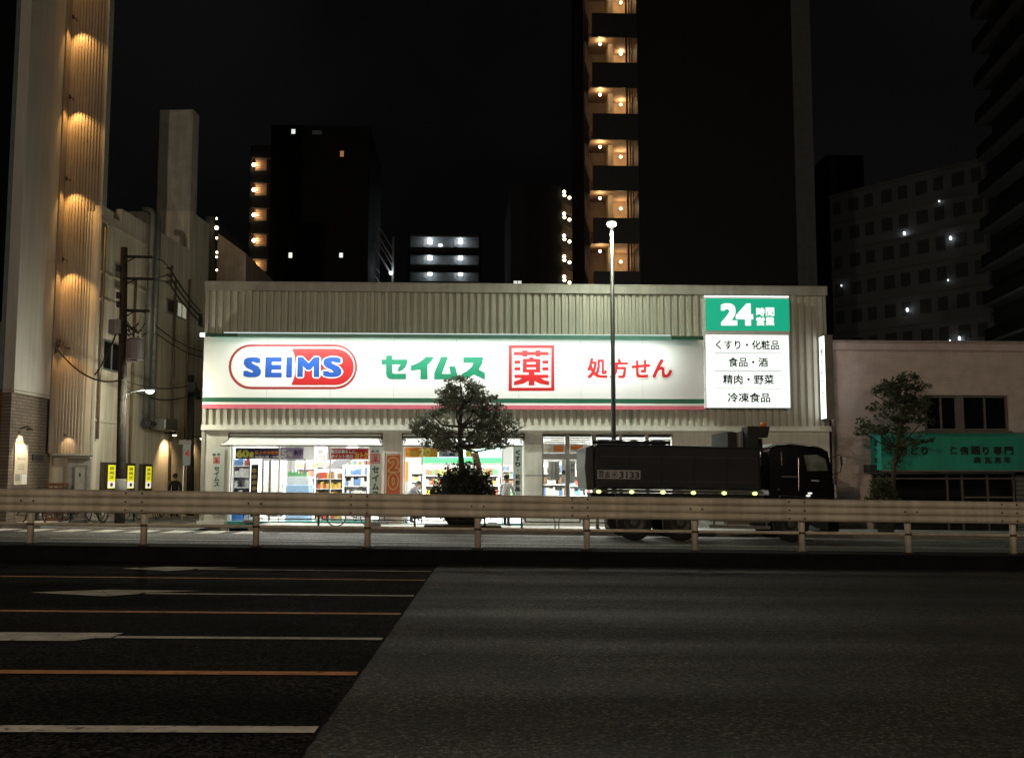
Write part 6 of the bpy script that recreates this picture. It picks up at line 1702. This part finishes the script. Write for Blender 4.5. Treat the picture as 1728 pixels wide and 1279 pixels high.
for i, (yt, yb) in enumerate(levels):
    zt_, zbm = at(1037, yt, TY_).z, at(1037, yb, TY_).z
    nxt = levels[i + 1][0] if i + 1 < len(levels) else 520
    zpb = at(1037, nxt, TY_).z
    MB().box(a0 + 0.12, a1, TY_, TY_ + 0.12, zpb, zbm).build("parapet", m_parap, tw)
    zfl_ = zpb + 0.12
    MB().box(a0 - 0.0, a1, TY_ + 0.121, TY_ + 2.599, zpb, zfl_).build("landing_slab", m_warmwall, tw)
    # pillar, corridor wall, mullions
    pa, pb_ = at(1026, yt, TY_ + 1.2).x, at(1033, yt, TY_ + 1.2).x
    MB().box(pa, pb_, TY_ + 1.0, TY_ + 2.598, zfl_ + 0.001, zt_ + 0.6).build("pillar", M("pale_pillar_%d" % i, (0.66, 0.55, 0.38), 0.7), tw)
    for px, w_ in ((1058, 0.10), (1063.5, 0.07), (1068, 0.05), (1077, 0.06)):
        xx = at(px, 240, TY_).x
        MB().box(xx, xx + w_, TY_ + 0.122, TY_ + 0.24, zbm + 0.001 if False else zfl_ + 0.001, zt_ + 1.2 if False else zt_ - 0.001 + 0.6).build("mullion", m_dark, tw)
    # side stringer panel of the stair on the street side
    s0, s1 = at(988, (yt + yb) / 2 - 22, TY_), at(997, (yt + yb) / 2 + 26, TY_)
    mb = MB()
    mb.prism([(s0.x, s0.z - 1.4), (s1.x - 0.02, s1.z - 0.7), (s1.x - 0.02, s1.z + 0.35), (s0.x, s0.z - 0.1)], TY_ + 0.3, TY_ + 0.5)
    mb.build("stair_stringer", m_warmwall, tw)
    # flight of stairs seen inside
    mb = MB()
    for k in range(7): mb.box(at(1003, 240, TY_).x, at(1017, 240, TY_).x, TY_ + 1.4 + 0.14 * k, TY_ + 1.46 + 0.14 * k, zfl_ + 0.17 * k + 0.01, zfl_ + 0.17 * k + 0.05)
    mb.build("stair_flight", m_parap, tw)
    for px, fr_, yl in ((1012.5, 0.28, TY_ + 0.6), (1047.5, 0.66, TY_ + 2.2)):
        p = at(px, yt + (yb - yt) * fr_, yl)
        MB().sphere((p.x, p.y, p.z), 0.085, 10, 6).build("landing_lamp", m_bulb, tw, smooth=True)
        light("landing_light", 'POINT', (p.x, p.y - 0.2, p.z), 22, (1.0, 0.66, 0.34), tw, size=0.08)

# balcony block behind the tower
BY_ = 76.0
b2 = thing("balcony_block", "dark mid-rise block with five curved balconies of orange lamps beside tower", "building", (at(920, 480, BY_).x, BY_, 0))
x0, x1 = at(862, 400, BY_).x, at(948, 400, BY_).x; zt_ = at(900, 312, BY_).z
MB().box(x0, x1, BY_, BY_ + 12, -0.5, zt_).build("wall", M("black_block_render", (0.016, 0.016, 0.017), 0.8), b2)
x2 = at(985, 400, BY_).x
MB().box(x1 + 0.001, x2, BY_ + 1.6, BY_ + 12, -0.5, zt_ - 0.2).build("balcony_back_wall", m_tower, b2)
for i, y in enumerate((331, 368, 405, 440, 474)):
    z = at(965, y + 17, BY_).z
    vs = []; n = 8
    for k in range(n + 1):
        u = k / n; xx = x1 + (x2 - x1) * u; yy = BY_ + 1.5 * u ** 2
        vs += [(xx, yy, z - 0.8 * u ** 1.5 - 0.55), (xx, yy, z - 0.8 * u ** 1.5 + 0.25)]
    MB().add(vs, [(2 * k, 2 * k + 2, 2 * k + 3, 2 * k + 1) for k in range(n)]).build("balcony_front", M("brown_balcony_%d" % i, (0.10, 0.06, 0.04), 0.7), b2)
    for (px, dy) in ((952, -7), (952.5, -1), (961, 3), (980, 20)):
        if y + dy > 478: continue
        p = at(px, y + dy, BY_ - 0.05)
        MB().sphere((p.x, p.y, p.z), 0.12, 8, 6).build("balcony_lamp", m_bulb, b2, smooth=True)
    p = at(960, y - 2, BY_ + 0.4)
    light("balcony_light", 'POINT', (p.x, BY_ + 0.3, p.z), 10, (1.0, 0.6, 0.3), b2, size=0.1)

# distant block with white-lit balconies
DY = 112.0
b3 = thing("lit_balcony_block", "far apartment block with three rows of cold white balcony lamps", "building", (at(750, 480, DY).x, DY, 0))
x0, x1 = at(692, 440, DY).x, at(808, 440, DY).x; zt_ = at(750, 392, DY).z
m_b3 = M("grey_far_render", (0.20, 0.21, 0.22), 0.8)
MB().box(x0, x1, DY + 1.4, DY + 12, -0.5, zt_).build("wall", m_b3, b3)
MB().box(x0 - 0.3, x0 - 0.001, DY, DY + 12, -0.5, zt_).box(x1 + 0.001, x1 + 0.3, DY, DY + 12, -0.5, zt_).build("side_wall", m_tower, b3)
m_cold = E("cold_lamp_glow", (0.85, 0.95, 1.0), 6.0)
for i, (yt, yl, yb) in enumerate(((400, 409, 417), (429, 436, 446), (456, 462, 474))):
    zt_, zb_ = at(750, yt, DY).z, at(750, yb, DY).z
    MB().box(x0, x1, DY, DY + 1.399, zt_, zt_ + 0.15).build("balcony_slab", m_b3, b3)
    MB().box(x0, x1, DY, DY + 0.1, zb_ - 0.95, zb_ - 0.05).build("balcony_front", m_parap, b3)
    for px in (725.5, 777):
        p = at(px, yl, DY + 1.2)
        MB().box(p.x - 0.25, p.x + 0.25, p.y - 0.05, p.y + 0.05, p.z - 0.2, p.z + 0.25).build("balcony_lamp", m_cold, b3)
        MB().box(p.x - 0.75, p.x - 0.4, DY + 1.36, DY + 1.395, p.z - 0.5, p.z + 0.7).build("door", m_grey, b3)
        light("balcony_light", 'POINT', (p.x, p.y - 0.35, p.z + 0.1), 40, (0.85, 0.95, 1.0), b3, size=0.2)
    if i == 0:
        p = at(743, 414, DY + 1.2); MB().box(p.x - 0.2, p.x + 0.2, p.y, p.y + 0.05, p.z - 0.1, p.z + 0.1).build("lit_pane", m_cold, b3)

# dark slab block with orange stair windows
EY = 88.0
b4 = thing("slab_block", "black slab block with column of orange louvred stair openings and few lit windows", "building", (at(520, 480, EY).x, EY, 0))
x0, x1 = at(455, 350, EY).x, at(622, 350, EY).x; zt_ = at(530, 212, EY).z
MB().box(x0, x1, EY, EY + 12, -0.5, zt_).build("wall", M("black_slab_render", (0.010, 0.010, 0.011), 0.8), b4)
xs0 = at(424, 350, EY).x; zs_ = at(440, 245, EY).z
MB().box(xs0, x0 - 0.001, EY + 1.2, EY + 12, -0.5, zs_).build("stair_back_wall", m_warmwall, b4)
MB().box(xs0 - 0.2, xs0 - 0.001, EY + 0.2, EY + 12, -0.5, zs_).build("stair_side_wall", m_tower, b4)
prev = 245
for i, y in enumerate((278, 320, 362.5, 405.5, 448)):
    za, zb_ = at(440, y - 11, EY).z, at(440, prev, EY).z
    MB().box(xs0, x0 - 0.002, EY, EY + 0.15, za, zb_).build("stair_panel", M("grey_stair_panel_%d" % i, (0.05, 0.05, 0.048), 0.7), b4)
    prev = y + 10
    xa, xb = at(431, y, EY).x, at(449, y, EY).x
    mb = MB()
    for k in range(5):
        z = at(440, y - 8 + 4.2 * k, EY).z; mb.box(xa, xb, EY + 0.2, EY + 0.26, z - 0.06, z + 0.06)
    mb.build("louvre", m_warmwall, b4)
    MB().box(xb, x0 - 0.003, EY + 0.2, EY + 0.4, at(440, y + 11, EY).z, za).build("dark_return", m_tower, b4)
    p = at(428.5 + (448 - y) * 0.0, y + 0.5, EY - 0.1)
    MB().sphere((p.x, p.y, p.z), 0.17, 10, 6).build("stair_lamp", m_bulb, b4, smooth=True)
    light("stair_light", 'POINT', (p.x + 0.15, EY + 0.05, p.z + 0.1), 30, (1.0, 0.58, 0.28), b4, size=0.1)
MB().box(xs0, x0 - 0.002, EY, EY + 0.15, -0.5, at(440, 458, EY).z).build("stair_panel", m_tower, b4)
for (px, py, w_, h_, col, st_) in ((495, 222.5, 6.5, 8, (0.9, 0.95, 0.9), 0.9), (577, 260, 6, 10, (0.6, 0.28, 0.12), 0.5), (490, 431, 6, 9, (1, 1, 0.85), 1.0), (575.5, 431, 6, 8, (0.95, 1, 0.9), 1.0), (535, 224, 16, 7, (0.02, 0.02, 0.022), 0.6)):
    x0_, x1_, z0, z1 = rect(px - w_ / 2, py - h_ / 2, px + w_ / 2, py + h_ / 2, EY - 0.02)
    o = MB().box(x0_, x1_, EY - 0.02, EY - 0.001, z0, z1).build("lit_window", E("window_glow_%d_%d" % (px, py), col, st_), b4)
    MB().box(x0_ - 0.1, x1_ + 0.1, EY - 0.06, EY - 0.001, z0 - 0.12, z0 - 0.001).build("sill", m_tower, o)

# dim outdoor stair beside the slab block
ES = 95.0
es = thing("outdoor_stair", "dim steel fire stair zigzagging down beside the slab block", "stair", (at(645, 470, ES).x, ES, 0))
for (a, b) in (((622, 400), (662, 466)), ((628, 382), (664, 440)), ((620, 448), (640, 478))):
    p, q_ = at(a[0], a[1], ES), at(b[0], b[1], ES)
    MB().tube([tuple(p), tuple(q_)], 0.10, 6).tube([tuple(p + Vector((0, 0, 1.0))), tuple(q_ + Vector((0, 0, 1.0)))], 0.06, 6).build("stair_run", m_grey, es)
p0 = at(663, 470, ES); MB().tube([(p0.x, ES, 0), (p0.x, ES, at(663, 400, ES).z)], 0.12, 8).build("stair_post", m_grey, es)
for px, py in ((626, 410), (659.5, 461)):
    p = at(px, py, ES - 0.2); MB().sphere(tuple(p), 0.16, 8, 6).build("stair_lamp", m_cold, es, smooth=True)
    light("stair_light", 'POINT', (p.x, p.y - 0.4, p.z + 0.2), 18, (0.85, 0.95, 1), es, size=0.1)

# brown gable building and dark shaft hung with string lights, behind the cream building
GY = 52.0
gb = thing("gable_building", "dim brown building with sloping roof edge behind the cream building", "building", (at(390, 470, GY).x, GY, 0))
x0, x1 = at(364, 440, GY).x, at(415, 440, GY).x
za, zb_ = at(370, 392, GY).z, at(412, 428, GY).z
MB().prism([(x0, -0.5), (x1, -0.5), (x1, zb_), (x0, za)], GY, GY + 8).build("wall", M("brown_render", (0.42, 0.34, 0.28), 0.8, streak=0.15), gb)
MB().box(x1 - 0.14, x1 + 0.02, GY - 0.06, GY - 0.002, -0.5, zb_ - 0.3).build("corner_pipe", m_cap, gb)
sh = thing("dark_shaft", "narrow dark shaft with strand of tiny lights beside brown building", "shaft", (at(355, 470, GY - 1).x, GY - 1, 0))
MB().box(at(345, 440, GY - 1).x, at(358, 440, GY - 1).x, GY - 1, GY + 6, -0.5, at(352, 365, GY - 1).z).build("wall", M("dark_shaft_render", (0.05, 0.05, 0.055), 0.8), sh)
g_ = random.Random(5)
for py, s_ in ((369, 0.6), (385, 1.3), (402, 0.6), (426, 0.6), (434, 0.5), (456, 0.5)):
    p = at(365 + g_.uniform(-1, 1), py, GY - 1.3)
    MB().sphere(tuple(p), 0.06 * s_ + 0.02, 8, 6).build("string_light", m_bulb, sh)
MB().tube([tuple(at(364.5, 366, GY - 1.3)), tuple(at(364.5, 474, GY - 1.3))], 0.03, 6).build("cord", m_black, sh)

# grey gridded block to the east, turned to the road
NY = 104.0
m_grid = M("grey_grid_render", (0.22, 0.22, 0.23), 0.8, var=0.05)
A = at(1400, 330, NY); B = at(1665, 268, NY - 14)
gd = thing("grid_block", "dim grey housing block with regular grid of dark windows behind pink building", "building", (A.x, NY, 0))
U = Vector((B.x - A.x, B.y - A.y, 0)); LU = U.length; U.normalize()
GM = Matrix(((U.x, -U.y, 0, A.x), (U.y, U.x, 0, A.y), (0, 0, 1, 0), (0, 0, 0, 1)))
H_ = A.z
MB(GM).box(0, LU, 0, 10, -0.5, H_).build("wall", m_grid, gd)
m_wd = M("dark_recess", (0.085, 0.085, 0.09), 0.5)
cols = 9; rows = 8; fh = 2.95
for r_ in range(rows):
    for c_ in range(cols):
        u0 = LU * (c_ + 0.18) / cols; u1 = LU * (c_ + (0.82 if c_ % 2 else 0.70)) / cols
        z1 = H_ - 0.9 - fh * r_
        if z1 < 4: continue
        MB(GM).box(u0, u1, -0.03, -0.001, z1 - 1.35, z1).build("window", m_wd, gd)
for k in range(rows + 1):
    MB(GM).box(0, LU, -0.25, -0.031, H_ - 0.25 - fh * k - 0.1, H_ - 0.25 - fh * k + 0.05).build("floor_ledge", m_grid, gd)
for (px, py) in ((1526, 394), (1604, 402), (1531, 523), (1603, 575), (1619, 571), (1420, 482), (1585, 340), (1600, 473)):
    d = FW * F + RT * (px - CX) + UP * (CY - py)
    Nn = Vector((-U.y, U.x, 0)); s_ = ((Vector((A.x, A.y, 0)) - Vector((CAM.x, CAM.y, 0))).dot(Nn) - 0.3) / Vector((d.x, d.y, 0)).dot(Nn)
    P = CAM + d * s_
    big = (px, py) in ((1526, 394), (1604, 402), (1531, 523), (1619, 571))
    MB().sphere(tuple(P), 0.15 if big else 0.07, 8, 6, (0.8, 0.5, 1.2)).build("lit_lamp", m_cold, gd, smooth=True)
x0, x1 = at(1396, 300, 128).x, at(1458, 300, 128).x
rb = thing("water_tank_block", "black block rising behind the gridded housing block", "building", (x0, 128, 0))
MB().box(x0, x1, 128, 138, -0.5, at(1420, 262, 128).z).build("wall", m_tower, rb)
MB().box(x0 + 0.5, x0 + 1.2, 127.9, 127.999, -0.5, at(1420, 268, 128).z).build("pale_edge", m_greyface, rb)
# near-black curved-balcony tower at the frame's edge
KY = 62.0
A = at(1652, 300, KY + 16); B = at(1800, 300, KY)
kt = thing("balcony_tower", "near-black tower with long pale balcony edges at the road's far end", "building", (A.x, A.y, 0))
U = Vector((B.x - A.x, B.y - A.y, 0)); LU = U.length; U.normalize()
KM = Matrix(((U.x, -U.y, 0, A.x), (U.y, U.x, 0, A.y), (0, 0, 1, 0), (0, 0, 0, 1)))
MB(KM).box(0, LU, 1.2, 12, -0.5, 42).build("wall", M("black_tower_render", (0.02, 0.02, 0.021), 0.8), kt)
for k in range(13):
    MB(KM).box(-0.3, LU + 0.3, 0, 1.199, 3 + 3.0 * k, 3.22 + 3.0 * k).build("balcony_slab", m_greyface, kt)
    MB(KM).box(-0.3, LU + 0.3, 0, 0.06, 3.221 + 3.0 * k, 4.2 + 3.0 * k).build("balcony_front", m_tower, kt)

# ================================================================== the same street lamps farther along and on this side of the road
for (x, y, lab) in ((lx - 27, 31.7, "street lamp west of the pharmacy along the far kerb"), (lx + 27, 31.7, "street lamp east of the pharmacy along the far kerb"), (30, 66, "unseen street lamp added behind the pink building to light distant blocks")):  # the lamp behind the pink building is unseen, added to light the far blocks
    dup(lamp, (x, y, gz(x, y)), lab)
for (x, y, k, lab) in ((-11.0, -12.0, 1.0, "street lamp behind the photographer on the near pavement, western one"), (17.0, -12.0, 0.55, "street lamp behind the photographer on the near pavement, eastern one")):
    r_ = dup(lamp, (x, y, gz(x, y)), lab)
    for c_ in list(r_.children):
        if c_.type == 'LIGHT':
            bpy.data.objects.remove(c_)
    light("lamp_light", 'POINT', (0, 0, LH - 0.16), P_NEAR * k, (1.0, 0.80, 0.58), r_, size=0.12)
